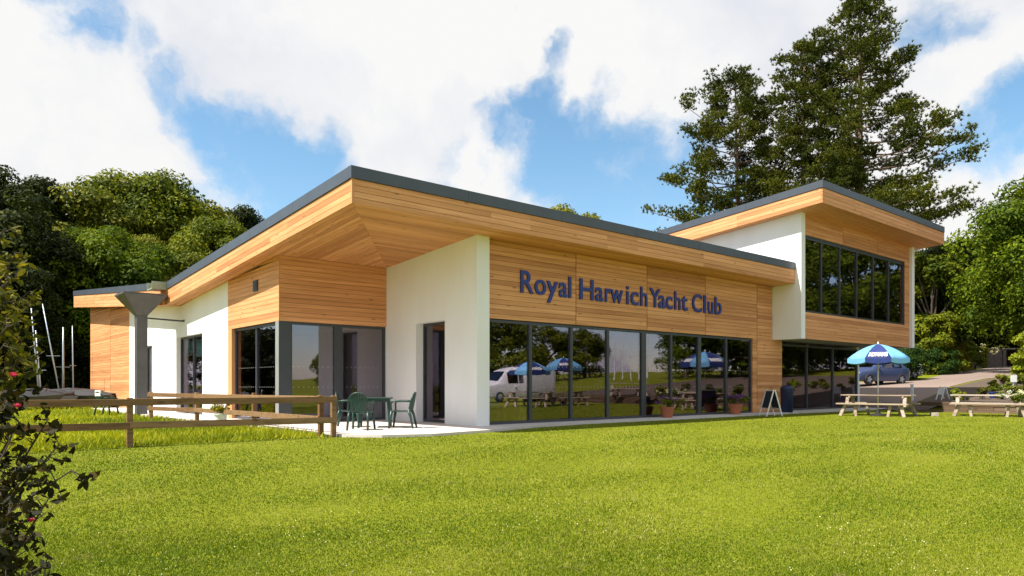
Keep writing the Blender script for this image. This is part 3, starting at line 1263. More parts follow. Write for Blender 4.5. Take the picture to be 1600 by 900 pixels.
# ================================================================== RAINWATER HOPPER
hp = (6.30, 28.0)
R_ = empty('rainwater_hopper', (hp[0], hp[1], gz(*hp)), wbuild=True)
tag(R_, 'dark steel funnel hopper on a square column beside the flank wall', 'hopper')
b = MB()
s1, s0 = .70, .18
zt1, zb1 = 4.22, 3.52
b.hexa([(hp[0] - s0, hp[1] - s0, zb1), (hp[0] + s0, hp[1] - s0, zb1), (hp[0] + s0, hp[1] + s0, zb1), (hp[0] - s0, hp[1] + s0, zb1),
        (hp[0] - s1, hp[1] - s1, zt1), (hp[0] + s1, hp[1] - s1, zt1), (hp[0] + s1, hp[1] + s1, zt1), (hp[0] - s1, hp[1] + s1, zt1)])
fn = b.build('funnel', M_HOPPER, R_)
rim = MB()
e = s1 + .012
rim.box(hp[0] - e, hp[0] + e, hp[1] - e, hp[1] - s1 + .02, zt1 - .01, zt1 + .05)
rim.box(hp[0] - e, hp[0] + e, hp[1] + s1 - .02, hp[1] + e, zt1 - .01, zt1 + .05)
rim.box(hp[0] - e, hp[0] - s1 + .02, hp[1] - s1 + .021, hp[1] + s1 - .021, zt1 - .01, zt1 + .05)
rim.box(hp[0] + s1 - .02, hp[0] + e, hp[1] - s1 + .021, hp[1] + s1 - .021, zt1 - .01, zt1 + .05)
child(rim.build('rim', M_HOPPER), fn)
MB().box(hp[0] - .175, hp[0] + .175, hp[1] - .175, hp[1] + .175, -.3, zb1 - .002).build('column', M_HOPPER, R_, bevel=.01)
MB().tube([(hp[0] + .19, hp[1] - .05, 3.44), (7.5, 27.45, 3.36), (7.61, 27.4, 3.37)], [.028, .034, .05], 8).build('strut', M_FRAME, R_)

# ================================================================== FENCES
def fence(name, posts, label, group=None, top=.81):
    a = posts[0]
    root = empty(name, (a[0], a[1], gz(*a)), wbuild=True)
    tag(root, label, 'fence', group)
    for i, (x, y) in enumerate(posts):
        d = Vector((posts[min(i + 1, len(posts) - 1)][0] - posts[max(i - 1, 0)][0], posts[min(i + 1, len(posts) - 1)][1] - posts[max(i - 1, 0)][1], 0)).normalized()
        b_ = MB()
        zt_ = top + random.uniform(.0, .03)
        b_.bar((x, y, gz(x, y) - .3), (x, y, zt_), .105, .105, up=d)
        o_ = b_.build('post', M_FENCE, root, bevel=.012)
    for (x0, y0), (x1, y1) in zip(posts, posts[1:]):
        dx, dy = x1 - x0, y1 - y0
        L = math.hypot(dx, dy)
        nx, ny = dy / L * .07, -dx / L * .07
        if nx * x0 + ny * y0 > 0:
            nx, ny = -nx, -ny
        ex, ey = dx / L * .05, dy / L * .05
        for zc in (top - .075, top - .50):
            j0, j1 = random.uniform(-.012, .012), random.uniform(-.012, .012)
            MB().bar((x0 + nx - ex, y0 + ny - ey, zc + j0), (x1 + nx + ex * .9, y1 + ny + ey * .9, zc + j1), .042, .125).build('rail', M_FENCE, root, bevel=.006)
    return root


fence('timber_fence', [(6.849, 13.953), (3.06, 14.43), (-.75, 14.9), (-4.5, 15.4)],
      'brown two-rail timber fence running along the lawn edge from the terrace')
fence('timber_fence', [(6.70, 14.25), (6.72, 18.16), (6.36, 21.7), (5.75, 24.3)],
      'honey-coloured two-rail timber fence turning back along the terrace towards the hopper')

# ================================================================== TREES
def spot(px, Z):
    p = at(px, 601, Z)
    return p.x, p.y


# woodland behind the flank: a few tree shapes, each copied and turned
protos = [make_tree('oak_tree', 14.5, 5.6, 3.2, 21, M_LEAF_A, n=105, per=430, leaf=.25),
          make_tree('oak_tree', 13.0, 5.2, 2.6, 22, M_LEAF_B, n=105, per=430, leaf=.25),
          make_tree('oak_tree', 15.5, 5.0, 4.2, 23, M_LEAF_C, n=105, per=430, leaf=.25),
          make_tree('oak_tree', 12.5, 5.4, 2.8, 24, M_LEAF_D, n=105, per=430, leaf=.25)]
used = [False] * 4


def plant(k, px, Z, ytop, label, rz, group='trees of the wood behind the clubhouse', wide=1.0):
    u_, v_ = spot(px, Z)
    h0 = (14.5, 13.0, 15.5, 12.5)[k]
    want = EYE + (601 - ytop) / FPX * Z - gz(u_, v_)
    s_ = want / h0 * 1.07
    if used[k]:
        o_ = copy_tree(protos[k])
    else:
        o_ = protos[k]
        used[k] = True
    return put(o_, u_, v_, rz, s_ * wide, label, 'tree', group, sz=s_)


WOOD = [  # shape, picture direction, depth, top, label
    (2, -20, 50, 258, 'tall dark tree rising behind the bronze-leaved bush', .3, 1.0),
    (2, 45, 58, 285, 'dark narrow tree beside the tall one behind the bush', 2.1, .9),
    (1, 128, 60, 300, 'olive tree above the low end of the wing roof', 4.0, 1.0),
    (0, 215, 66, 278, 'tallest round-topped tree behind the funnel hopper', .9, 1.0),
    (1, 290, 70, 318, 'pale olive tree behind the roof valley', 5.1, 1.05),
    (0, 335, 62, 345, 'mid green tree showing just over the sloping roof edge', 2.6, .9),
    (2, 380, 78, 330, 'small dark treetop against the blue sky over the roof slope', 1.2, .7),
    (3, 175, 54, 352, 'bright green leafy tree in front of the tallest one', 3.3, .95),
    (1, 250, 58, 372, 'yellowish green tree directly behind the hopper spout', 1.9, .9),
    (2, 75, 52, 372, 'dark tree over the parked dinghies', 4.4, 1.0),
    (2, 10, 44, 400, 'dark low-branched tree at the edge of the dinghy park', 5.6, 1.0),
    (2, -90, 46, 300, 'dark tree at the outer edge of the wood beyond the dinghies', .2, 1.1),
    (0, -190, 48, 330, 'mid green tree farthest along the edge of the wood', 2.2, 1.1),
    (2, 130, 72, 420, 'dark low tree deep in the wood behind the wing', 3.9, 1.2),
    (2, 40, 70, 420, 'dark low tree deep in the wood behind the masts', 0.9, 1.2),
    (2, -40, 66, 420, 'dark low tree deep in the wood behind the bush', 1.6, 1.2),
    (1, 895, 78, 322, 'pale feathery treetop peeping over the main roof', 1.0, .8),
    (1, 455, 84, 338, 'slim treetop just breaking the line of the sloping roof', 2.0, .5),
]
for k, px, Z, yt, lab, rz, wd in WOOD:
    plant(k, px, Z, yt, lab, rz, wide=wd)

# shade-loving understorey closing the foot of the wood
def make_bush(name, rx, ry, h, seed, mat, n=22, per=260, leaf=.16, z0=.1, stem=True, asp=.6):
    r = np.random.default_rng(seed)
    root = empty(name, (0, 0, 0))
    cen = []
    rr = []
    for _ in range(n):
        a = r.uniform(0, 6.283)
        q = math.sqrt(r.random()) * .8
        t_ = r.random() ** .8
        w_ = math.sqrt(max(.06, 1 - (t_ * .88) ** 2))
        cen.append((math.cos(a) * rx * q * w_, math.sin(a) * ry * q * w_, z0 + (h - z0) * t_ * .84))
        rr.append(min(rx, ry, h) * r.uniform(.24, .36))
    np_obj('foliage', np_mesh('foliage', clump_leaves(cen, rr, per, leaf, r, asp=asp), 4, [mat]), root)
    if stem:
        b_ = MB()
        for k in range(6):
            c_ = Vector(cen[k % len(cen)])
            b_.tube([(r.normal() * .08, r.normal() * .08, -.15), (c_.x * .4, c_.y * .4, c_.z * .5), c_], [.05, .035, .012], 6)
        b_.build('stem', M_TWIG, root)
    return root


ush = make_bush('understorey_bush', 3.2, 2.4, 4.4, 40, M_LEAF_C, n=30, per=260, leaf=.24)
first = True
for i, (px, Z, s_) in enumerate(((-140, 50, 1.2), (-70, 46, 1.1), (0, 50, 1.15), (55, 47, 1.0), (110, 50, 1.1), (160, 54, 1.0), (-20, 58, 1.5), (90, 60, 1.6), (-95, 34, .9), (-170, 33, 1.1), (-260, 34, 1.2), (-330, 36, 1.3))):
    o_ = ush if first else copy_tree(ush)
    first = False
    u_, v_ = spot(px, Z)
    put(o_, u_, v_, i * 1.3, s_, 'dark shaded bush among the trunks at the foot of the wood', 'bush', 'bushes at the foot of the wood')


# ---- pines
def make_pine(name, h, z0, seed, env, whorls=26, trunk=.42, bare=0.0):
    r = np.random.default_rng(seed)
    root = empty(name, (0, 0, 0))
    b_ = MB()
    lean = r.normal(size=2) * .25
    def axis_pt(z): return np.array([lean[0] * z / h, lean[1] * z / h, z])
    zsn = [-.6, h * .2, h * .5, h * .75, h * .97]
    b_.tube([axis_pt(q) for q in zsn], [trunk * 1.15, trunk * .95, trunk * .62, trunk * .33, .05], 10)
    tuft_c = []
    tuft_d = []
    for w_ in range(whorls):
        t_ = (w_ + r.uniform(-.3, .3)) / (whorls - 1)
        t_ = min(1, max(0, t_))
        z = z0 + (h - z0) * t_
        nb = int(r.integers(4, 7))
        ph = r.uniform(0, 6.28)
        for k in range(nb):
            a = ph + 2 * math.pi * k / nb + r.normal() * .25
            L = env(t_, a) * r.uniform(.62, 1.08)
            if L < .3:
                L = .3
            rise = L * (.02 + .40 * t_ + r.normal() * .07)
            p0 = axis_pt(z)
            d = np.array([math.cos(a), math.sin(a), 0])
            p1 = p0 + d * L * .5 + np.array([0, 0, rise * .25 - L * .02])
            p2 = p0 + d * L + np.array([0, 0, rise + L * .06])
            b_.tube([p0, p1, p2], [max(.02, trunk * .22 * (1 - t_ * .6)), .05 * (1 - t_ * .5), .012], 5, caps=False)
            nt = max(3, int(L * 2.3))
            for q in np.sort(1.03 - .62 * r.random(nt) ** 1.25):
                c_ = (1 - q) ** 2 * p0 + 2 * q * (1 - q) * p1 + q * q * p2
                spread = L * .17 * (1.15 - q * .6)
                side = np.array([-d[1], d[0], 0]) * r.normal() * spread
                cc = c_ + side + np.array([0, 0, abs(r.normal()) * .22 + .05])
                for _ in range(23):
                    tuft_c.append(cc + r.normal(size=3) * np.array([.27, .27, .13]))
                    tuft_d.append(unit((d * .6 + side * .5 + np.array([0, 0, .75]) + r.normal(size=3) * .25)[None])[0])
    b_.build('trunk', M_BARKP, root)
    C_ = np.array(tuft_c)
    D_ = np.array(tuft_d)
    K = 11
    n = len(C_)
    c_ = np.repeat(C_, K, 0)
    d_ = unit(np.repeat(D_, K, 0) * .9 + r.normal(size=(n * K, 3)) * .62)
    s_ = unit(np.cross(d_, r.normal(size=(n * K, 3))))
    L_ = r.uniform(.11, .24, (n * K, 1))
    W_ = r.uniform(.022, .038, (n * K, 1))
    vv = np.empty((n * K, 3, 3))
    vv[:, 0] = c_ - s_ * W_
    vv[:, 1] = c_ + s_ * W_
    vv[:, 2] = c_ + d_ * L_
    np_obj('crown', np_mesh('crown', vv.reshape(-1, 3), 3, [M_PINE]), root)
    return root


CA = math.atan2(-RY, RX)        # picture-right as a plan angle


def env_main(t_, a):
    side = math.cos(a - CA)      # +1 towards the drive, -1 towards the roof
    base = 5.3 * (1 - t_) ** .72 + .4
    if side > 0:
        base *= 1 + .22 * side
        if .40 < t_ < .58:
            base *= .82
        if t_ < .36:
            base *= 1.18
    else:
        base *= 1 + .30 * -side
    return base


def env_side(t_, a):
    return (4.3 * (1 - t_) ** .55 + .45) * (1 + .35 * max(0, -math.cos(a - CA)))


PS = 1.28


def pine_at(fn_root, px, Z, label):
    u_, v_ = spot(px, Z)
    put(fn_root, u_, v_, 0, PS, label, 'pine tree', 'pines behind the upper storey')


def pine_h(px, Z, ytop):
    u_, v_ = spot(px, Z)
    return EYE + (601 - ytop) / FPX * Z - gz(u_, v_)


p1 = make_pine('pine_tree', pine_h(1340, 60, 2) / PS, 9.2, 61, env_main, whorls=24)
pine_at(p1, 1340, 60, 'tallest dark pine with tiered branches behind the upper storey')
p2 = make_pine('pine_tree', pine_h(1252, 62.5, 88) / PS, 9.0, 62, lambda t_, a: 4.4 * (1 - t_) ** .58 + .45, whorls=18, trunk=.34)
pine_at(p2, 1252, 62.5, 'middle pine pressed against the flank of the tallest one')
p3 = make_pine('pine_tree', pine_h(1158, 64, 120) / PS, 8.2, 63, env_side, whorls=20, trunk=.30)
pine_at(p3, 1158, 64, 'shorter pine over the join of main roof and upper storey')

# ---- trees and shrubs round the drive
tr = make_tree('lime_tree', pine_h(1680, 46, 235), 6.4, 3.0, 71, M_LEAF_D, n=130, per=520, leaf=.25)
u_, v_ = spot(1660, 46)
put(tr, u_, v_, 0, 1, 'large fresh green broadleaf tree overhanging the top of the drive', 'tree')
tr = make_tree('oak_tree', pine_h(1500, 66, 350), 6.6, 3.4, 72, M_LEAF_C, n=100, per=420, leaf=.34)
u_, v_ = spot(1502, 68)
put(tr, u_, v_, 0, 1, 'dark broad tree shading the top of the drive behind the garden wall', 'tree')
tr2 = copy_tree(tr)
u_, v_ = spot(1590, 76)
put(tr2, u_, v_, 2.0, 1.05, 'dark tree deepest in the shade at the end of the drive', 'tree')
tr2 = copy_tree(tr)
u_, v_ = spot(1420, 74)
put(tr2, u_, v_, 4.0, 1.0, 'dark tree between the pines and the shaded drive', 'tree')
tr = make_tree('maple_tree', pine_h(1448, 54, 375), 3.4, 1.6, 73, M_LEAF_A, n=60, per=300, leaf=.26, trunk=.2)
u_, v_ = spot(1450, 54)
put(tr, u_, v_, 0, 1, 'mid green tree standing against the white corner of the upper storey', 'tree')


def bush_at(root, px, Z, label, cat='shrub', rz=0.0, s_=None):
    s_ = s_ or max(1.0, .2 + .8 * Z / 42.0)
    u_, v_ = spot(px, Z)
    return put(root, u_, v_, rz, s_, label, cat)


bush_at(make_bush('laurel_shrub', 1.75, 1.6, 4.1, 81, M_LEAF_A, n=40, per=240, leaf=.17), 1466, 50.5,
        'tall mid green shrub rising behind the clipped hedge')
bush_at(make_bush('laurel_shrub', 1.0, 1.0, 2.4, 82, M_LEAF_B, n=22, per=200, leaf=.15), 1505, 57.5,
        'small light green shrub between the tall shrub and the dark hollow')
bush_at(make_bush('clipped_hedge', 1.75, 1.35, 2.1, 83, M_HEDGE, n=46, per=300, leaf=.10), 1416, 45,
        'dark green clipped hedge beside the parked cars', 'hedge')
bush_at(make_bush('clipped_hedge', 1.3, 1.2, 1.75, 84, M_HEDGE, n=40, per=280, leaf=.10), 1468, 50,
        'low dark hedge running on towards the golden shrub', 'hedge')
bush_at(make_bush('golden_shrub', 1.25, 1.1, 1.95, 85, M_LEAF_Y, n=30, per=200, leaf=.12), 1490, 54,
        'golden yellow leaved shrub beside the drive')
bush_at(make_bush('garden_shrub', .9, .9, 1.7, 86, M_LEAF_L, n=20, per=170, leaf=.12), 1517, 57,
        'pale green upright shrub next to the golden one')
rs = make_bush('rose_bush', .85, .8, 1.45, 87, M_LEAF_B, n=18, per=150, leaf=.11)
r = np.random.default_rng(5)
cc = np.column_stack([r.normal(0, .5, 26), r.normal(0, .5, 26), r.uniform(.7, 1.5, 26)])
np_obj('blossom', np_mesh('blossom', clump_leaves(cc, np.full(26, .10), 14, .09, r), 4, [M_WHTF]), rs)
bush_at(rs, 1536, 61, 'rose bush with white blooms in front of the garden wall')
lime = make_bush('lime_shrub', 1.25, 1.1, 3.6, 88, M_LEAF_L, n=44, per=260, leaf=.15)
bush_at(lime, 1612, 37, 'tall yellow-green shrub overhanging the edge of the drive')

# garden wall, gate pier at the end of the drive
u_, v_ = spot(1542, 68)
gw = empty('garden_wall', (u_, v_, gz(u_, v_)), CA + .25)
tag(gw, 'low brown garden wall closing the far end of the drive', 'wall')
MB().box(-1.9, 1.7, -.15, .15, -.4, 1.75).build('wall_body', M_BRICKW, gw)
MB().box(-1.95, 1.75, -.2, .2, 1.752, 1.83).build('coping', M_STONE, gw)
MB().box(1.72, 2.1, -.2, .2, -.4, 1.70).build('pier', M_BRICKW, gw)
u_, v_ = spot(1570, 72)
gs = empty('garden_shed', (u_, v_, gz(u_, v_)), CA + .1)
tag(gs, 'small dark open shed beyond the garden wall', 'shed')
MB().box(-1.2, 1.2, .9, 1.0, -.2, 1.7).build('back_wall', M_BRICKW, gs)
MB().box(-1.2, -1.1, -.9, .9, -.2, 1.7).build('side_wall', M_BRICKW, gs)
MB().box(1.1, 1.2, -.9, .9, -.2, 1.7).build('side_wall', M_BRICKW, gs)
MB().box(-1.4, 1.4, -1.1, 1.1, 1.7, 1.82).build('roof', M_STONE, gs)

# ---- low timber edge of the planting bed, sleeper by sleeper
sl = empty('sleeper_edging', (32.0, 6, gz(31.5, 6)), wbuild=True)
tag(sl, 'low dark sleeper edging holding up the planting bed', 'edging')
y = 11.6
rr_ = random.Random(3)
while y > -5:
    for k in range(3):
        yy = y - (.9 if k == 1 else 0)
        MB().box(31.88 + rr_.uniform(-.02, .02), 32.1, yy - 1.79, yy, gz(31.5, yy) - .08 + k * .165, gz(31.5, yy) + .08 + k * .165).build('sleeper', M_SLEEPER, sl, bevel=.01)
    y -= 1.8

# bedding plants along the edge
bp = [make_bush('bedding_plant', .34, .32, .42, 91, M_LEAF_L, n=9, per=70, leaf=.09),
      make_bush('bedding_plant', .40, .36, .5, 92, M_LEAF_B, n=9, per=70, leaf=.09),
      make_bush('bedding_plant', .36, .36, .55, 93, M_LEAF_G, n=9, per=60, leaf=.10)]
labs = ('low lime green bedding plant behind the sleeper edging', 'low olive bedding plant behind the sleeper edging', 'low bronze bedding plant behind the sleeper edging')
cnt = [0, 0, 0]
rr_ = random.Random(9)
for i in range(39):
    k = i % 3
    o_ = bp[k] if cnt[k] == 0 else copy_tree(bp[k])
    cnt[k] += 1
    uu, vv_ = 32.5 + rr_.uniform(0, 1.7), 10.7 - i * .52 + rr_.uniform(-.2, .2)
    if i >= 18:
        uu, vv_ = 35.5 + rr_.uniform(0, 9.5), 12.0 - rr_.uniform(0, 4.5)
    put(o_, uu, vv_, rr_.uniform(0, 6), rr_.uniform(.7, 1.25), labs[k], 'plant', 'bedding plants ' + labs[k].split()[1])

# ================================================================== BUSH IN THE FOREGROUND
def foreground_bush():
    r = np.random.default_rng(101)
    base = at(-150, 601, 3.35)
    root = empty('bronze_bush', (base.x, base.y, gz(base.x, base.y)), wbuild=True)
    tag(root, 'bronze-leaved bush with pink buds reaching in over the lawn', 'bush')
    tips = [(112, 735, 4.3), (78, 775, 4.2), (92, 695, 4.5), (75, 655, 4.6), (66, 885, 4.0), (48, 838, 4.1), (20, 870, 4.2), (30, 790, 4.0),
            (22, 730, 4.3), (50, 735, 4.4), (30, 660, 4.5), (15, 690, 4.2), (40, 610, 4.8), (58, 572, 4.7), (30, 560, 4.6), (42, 520, 4.8), (20, 500, 4.5),
            (46, 455, 4.9), (34, 425, 4.9), (14, 440, 4.6), (24, 395, 5.0), (8, 360, 5.0), (10, 470, 4.7), (5, 540, 4.5), (8, 610, 4.4), (2, 780, 4.2), (0, 840, 4.1),
            (45, 480, 4.7), (50, 545, 4.9), (-20, 420, 4.7), (-30, 560, 4.6), (-40, 700, 4.4), (-30, 800, 4.2), (-60, 640, 4.6),
            (-110, 700, 4.4), (-120, 760, 4.4), (-10, 650, 4.4), (12, 820, 4.0)]
    b_ = MB()
    lc = [[], []]
    bud = []
    for px, py, Z in tips:
        tip = np.array(at(px, py, Z * .73))
        s0 = np.array([base.x, base.y, max(gz(base.x, base.y) - .1, tip[2] - .85 + r.normal() * .08)])
        s0 = s0 + r.normal(size=3) * np.array([.12, .12, .0])
        mid = s0 * .45 + tip * .55 + np.array([0, 0, .10 + r.normal() * .05])
        b_.tube([s0, mid, tip], [.014, .008, .003], 5, caps=False)
        k = 0 if py > 590 else 1  # upper sprigs get a lighter leaf colour, standing in for sunlight on them
        for q in np.linspace(.42, 1.0, 9):
            c_ = (1 - q) ** 2 * s0 + 2 * q * (1 - q) * mid + q * q * tip
            d = unit((2 * (1 - q) * (mid - s0) + 2 * q * (tip - mid))[None])[0]
            for _ in range(2):
                off = r.normal(size=3)
                off -= d * off.dot(d)
                off = off / np.linalg.norm(off)
                e_ = c_ + off * r.uniform(.02, .08) + d * r.uniform(0, .04)
                b_.tube([c_, e_], [.0028, .0018], 4, caps=False)
                for _ in range(6):
                    lc[k].append(e_ + r.normal(size=3) * .016)
            if r.random() < .035:
                bud.append(e_)
    MB_ = b_.build('stem', M_TWIG, root)
    for k, mat in ((0, M_LEAF_R), (1, M_LEAF_G)):
        c_ = np.array(lc[k])
        nrm = unit(r.normal(size=(len(c_), 3)) + np.array([0, 0, .8]))
        # pointed leaves of six corners
        n = len(c_)
        a = unit(np.cross(nrm, r.normal(size=(n, 3))))
        bb = np.cross(nrm, a)
        L = r.uniform(.014, .030, (n, 1))
        W = L * r.uniform(.36, .5, (n, 1))
        v_ = np.empty((n, 6, 3))
        v_[:, 0] = c_ - a * L
        v_[:, 1] = c_ - a * L * .35 + bb * W - nrm * W * .3
        v_[:, 2] = c_ + a * L * .40 + bb * W * .9 - nrm * W * .3
        v_[:, 3] = c_ + a * L - nrm * L * .25
        v_[:, 4] = c_ + a * L * .40 - bb * W * .9 - nrm * W * .3
        v_[:, 5] = c_ - a * L * .35 - bb * W - nrm * W * .3
        np_obj('foliage', np_mesh('foliage', v_.reshape(-1, 3), 6, [mat]), root)
    bud = np.array([np.array(at(q[0], q[1], q[2] * .73)) for q in ((20, 585, 4.5), (28, 634, 4.5), (48, 812, 4.1))])
    for q in bud:
        np_obj('flower', np_mesh('flower', clump_leaves([q], [.011], 26, .016, r, asp=.9), 4, [M_PINKF]), root)


foreground_bush()

# ================================================================== LAWN GRASS
def in_poly(x, y, poly):
    ins = np.zeros(len(x), bool)
    n = len(poly)
    for i in range(n):
        x0, y0 = poly[i]
        x1, y1 = poly[(i + 1) % n]
        c_ = ((y0 > y) != (y1 > y)) & (x < (x1 - x0) * (y - y0) / (y1 - y0 + 1e-12) + x0)
        ins ^= c_
    return ins


def gz_np(u, v):
    s = RY * u + RX * v
    t_ = np.clip((15 - s) / 12, 0, 1)
    z = -.06 - .40 * t_ * t_ * (3 - 2 * t_)
    w = np.clip((11.6 - v) / 1.2, 0, 1)
    w = w * w * (3 - 2 * w)
    kb = np.interp(u, [q[0] for q in K_BANK], [q[1] for q in K_BANK])
    kd = np.interp(u, [q[0] for q in K_DRIVE], [q[1] for q in K_DRIVE])
    return z + w * kb + (1 - w) * kd


def grass(name, N, zmin, zmax, hmin, hmax, label, seed, region=None, wscale=1.0, mat=None):
    r = np.random.default_rng(seed)
    # depth drawn so that blades stay evenly spread over the picture
    Z = 1 / (1 / zmax + r.random(N) * (1 / zmin - 1 / zmax))
    px = r.uniform(-250, 2050, N)
    x = (px - 800) / FPX * Z
    u = x * RX + Z * RY
    v = -x * RY + Z * RX
    ok = ~in_poly(u, v, TERR) & ~((u > 7.5) & (v > 14.3) & (u < 34)) & (u < 31.86)
    ok &= ~((u > 31.0) & (v > 11.5))
    if region is not None:
        ok &= region(u, v)
    u, v, Z = u[ok], v[ok], Z[ok]
    n = len(u)
    z = gz_np(u, v)
    h = r.uniform(hmin, hmax, n) * (1 + .35 * np.sin(u * 1.3 + np.sin(v * .9) * 2) * np.sin(v * 1.1)) 
    a = r.uniform(0, 6.283, n)
    ln = r.uniform(.2, 1.0, n) * h
    la = r.uniform(0, 6.283, n)
    w = (.0022 + .00052 * Z) * r.uniform(.7, 1.3, n) * wscale
    vv = np.empty((n, 3, 3))
    vv[:, 0] = np.column_stack([u - np.cos(a) * w, v - np.sin(a) * w, z - .004])
    vv[:, 1] = np.column_stack([u + np.cos(a) * w, v + np.sin(a) * w, z - .004])
    vv[:, 2] = np.column_stack([u + np.cos(la) * ln, v + np.sin(la) * ln, z + h])
    o_ = np_obj(name, np_mesh(name, vv.reshape(-1, 3), 3, [mat or M_BLADE]))
    return tag(o_, label, 'grass', kind='stuff')


grass('grass', 790000, 4.0, 31.0, .009, .024, 'short mown grass of the lawn', 201)
bank = lambda u, v: (v > 14.4 - .126 * (u - 3.06)) & (u < 6.8 - .0 * v) & (v < 40)
grass('rough_grass', 130000, 11.5, 34.0, .05, .15, 'longer rough grass and weeds behind the timber fence', 202, bank, 1.5, mat=M_ROUGH)
# white clover heads in the turf
r = np.random.default_rng(203)
N = 2600
Z = 1 / (1 / 16.0 + r.random(N) * (1 / 4.2 - 1 / 16.0))
px = r.uniform(-100, 1700, N)
dens_ = .5 + .5 * np.sin(px * .011 + 2.0) * np.sin(Z * .9 + px * .004)
ok = r.random(N) < dens_ ** 2
Z, px = Z[ok], px[ok]
x = (px - 800) / FPX * Z
u = x * RX + Z * RY
v = -x * RY + Z * RX
ok = ~in_poly(u, v, TERR) & (v < 13.6) & (u < 30)
u, v = u[ok], v[ok]
z = gz_np(u, v) + .03
cl = np.column_stack([u, v, z])
o_ = np_obj('clover', np_mesh('clover', leaf_quads(np.repeat(cl, 2, 0), unit(r.normal(size=(len(cl) * 2, 3)) + np.array([0, 0, .6])), .012, .010, r), 4, [M_WHTF]))
tag(o_, 'tiny white clover heads scattered over the lawn', 'clover', kind='stuff')

# ================================================================== FURNITURE AND SMALL THINGS
CR = Vector((RX, -RY, 0))      # towards picture right, in plan
CF = Vector((RY, RX, 0))       # away from the viewer, in plan


def facing(dx, df):
    """z rotation that turns local +Y towards dx*right + df*away"""
    d = CR * dx + CF * df
    return math.atan2(-d.x, d.y)


def chair_proto():
    root = empty('garden_chair', (0, 0, 0))
    # seat with a dished pan and a rolled front edge
    b_ = MB()
    n = 7
    vs = []
    for j in range(n):
        y_ = -.22 + .46 * j / (n - 1)
        for i in range(n):
            x_ = -.235 + .47 * i / (n - 1)
            z_ = .425 - .022 * math.cos(x_ / .235 * 1.57) * math.cos(y_ / .26 * 1.4) + (.0 if y_ < .2 else -.02)
            vs.append((x_, y_, z_))
    b_.v = vs + [(x_, y_, z_ - .022) for x_, y_, z_ in vs]
    N_ = n * n
    for j in range(n - 1):
        for i in range(n - 1):
            q = j * n + i
            b_.f.append((q, q + 1, q + n + 1, q + n))
            b_.f.append((N_ + q, N_ + q + n, N_ + q + n + 1, N_ + q + 1))
    ring = [i for i in range(n)] + [j * n + n - 1 for j in range(1, n)] + [(n - 1) * n + i for i in range(n - 2, -1, -1)] + [j * n for j in range(n - 2, 0, -1)]
    for a, c_ in zip(ring, ring[1:] + ring[:1]):
        b_.f.append((a, c_, N_ + c_, N_ + a))
    b_.build('seat', M_GREENP, root, smooth=True)
    # backrest: arched rim and slats
    arch = []
    for k in range(17):
        t_ = math.pi * k / 16
        x_ = -.235 * math.cos(t_)
        z_ = .44 + .02 + (.40 * math.sin(t_) ** .55)
        arch.append((x_, -.215 - .20 * (z_ - .43) + .03 * (1 - (x_ / .235) ** 2) * -1, z_))
    bk = MB().tube(arch, .019, 8).build('backrest', M_GREENP, root, smooth=True)
    for k in range(7):
        x_ = -.168 + .056 * k
        zt_ = .46 + .40 * math.sin(math.acos(max(-1, min(1, -x_ / .235)))) ** .55 - .01
        def by(z__): return -.215 - .20 * (z__ - .43) - .03 * (1 - (x_ / .235) ** 2)
        child(MB().hexa([(x_ - .022, by(.43) - .007, .43), (x_ + .022, by(.43) - .007, .43), (x_ + .022, by(.43) + .007, .43), (x_ - .022, by(.43) + .007, .43),
                         (x_ - .022, by(zt_) - .007, zt_), (x_ + .022, by(zt_) - .007, zt_), (x_ + .022, by(zt_) + .007, zt_), (x_ - .022, by(zt_) + .007, zt_)]
                        ).build('slat', M_GREENP), bk)
    child(MB().bar((-.2, -.29, .70), (.2, -.29, .70), .012, .06).build('back_rail', M_GREENP), bk)
    for s_ in (-1, 1):
        MB().tube([(s_ * .225, -.25, .645), (s_ * .262, -.12, .655), (s_ * .27, .10, .655), (s_ * .268, .19, .635), (s_ * .262, .215, .58), (s_ * .245, .205, .43)],
                  [.02, .022, .026, .026, .022, .02], 8).build('armrest', M_GREENP, root, smooth=True)
        MB().tube([(s_ * .235, .20, .43), (s_ * .245, .235, .22), (s_ * .262, .265, 0)], [.036, .030, .024], 8).build('leg', M_GREENP, root, smooth=True)
        MB().tube([(s_ * .215, -.20, .43), (s_ * .225, -.25, .30), (s_ * .24, -.315, 0)], [.038, .032, .024], 8).build('leg', M_GREENP, root, smooth=True)
    return root


ch = chair_proto()
chairs = [
    (ch, onlevel(564, 671.5, 0), facing(.05, 1), 'dark green plastic armchair seen from behind at the patio table'),
    (None, onlevel(546, 667, 0), facing(.9, .1), 'dark green plastic armchair pushed in behind another, beside the corner glazing'),
    (None, onlevel(628, 668.5, 0), facing(-1, .05), 'dark green plastic armchair in profile by the door in the white fin wall'),
]
for o_, p, rz, lab in chairs:
    o_ = o_ or copy_tree(ch)
    o_.location = (p.x, p.y, 0.0)
    o_.rotation_euler.z = rz
    tag(o_, lab, 'chair', 'green plastic garden chairs')
o_ = copy_tree(ch)
p = onlevel(167, 651, gz(4, 26))
p.z = gz(p.x, p.y)
o_.location = p
o_.rotation_euler.z = facing(.5, .9)
tag(o_, 'green plastic armchair alone in front of the timber end of the wing', 'chair', 'green plastic garden chairs')
tb = MB()
cw = MB().box(-.16, .16, -.33, -.29, .70, .90).build('tea_towel', M_WHITEP, None, bevel=.01)
cw.location = p + Vector((0, 0, .012))
cw.rotation_euler.z = o_.rotation_euler.z
tag(cw, 'white cloth draped over the back of the lone green chair', 'cloth')

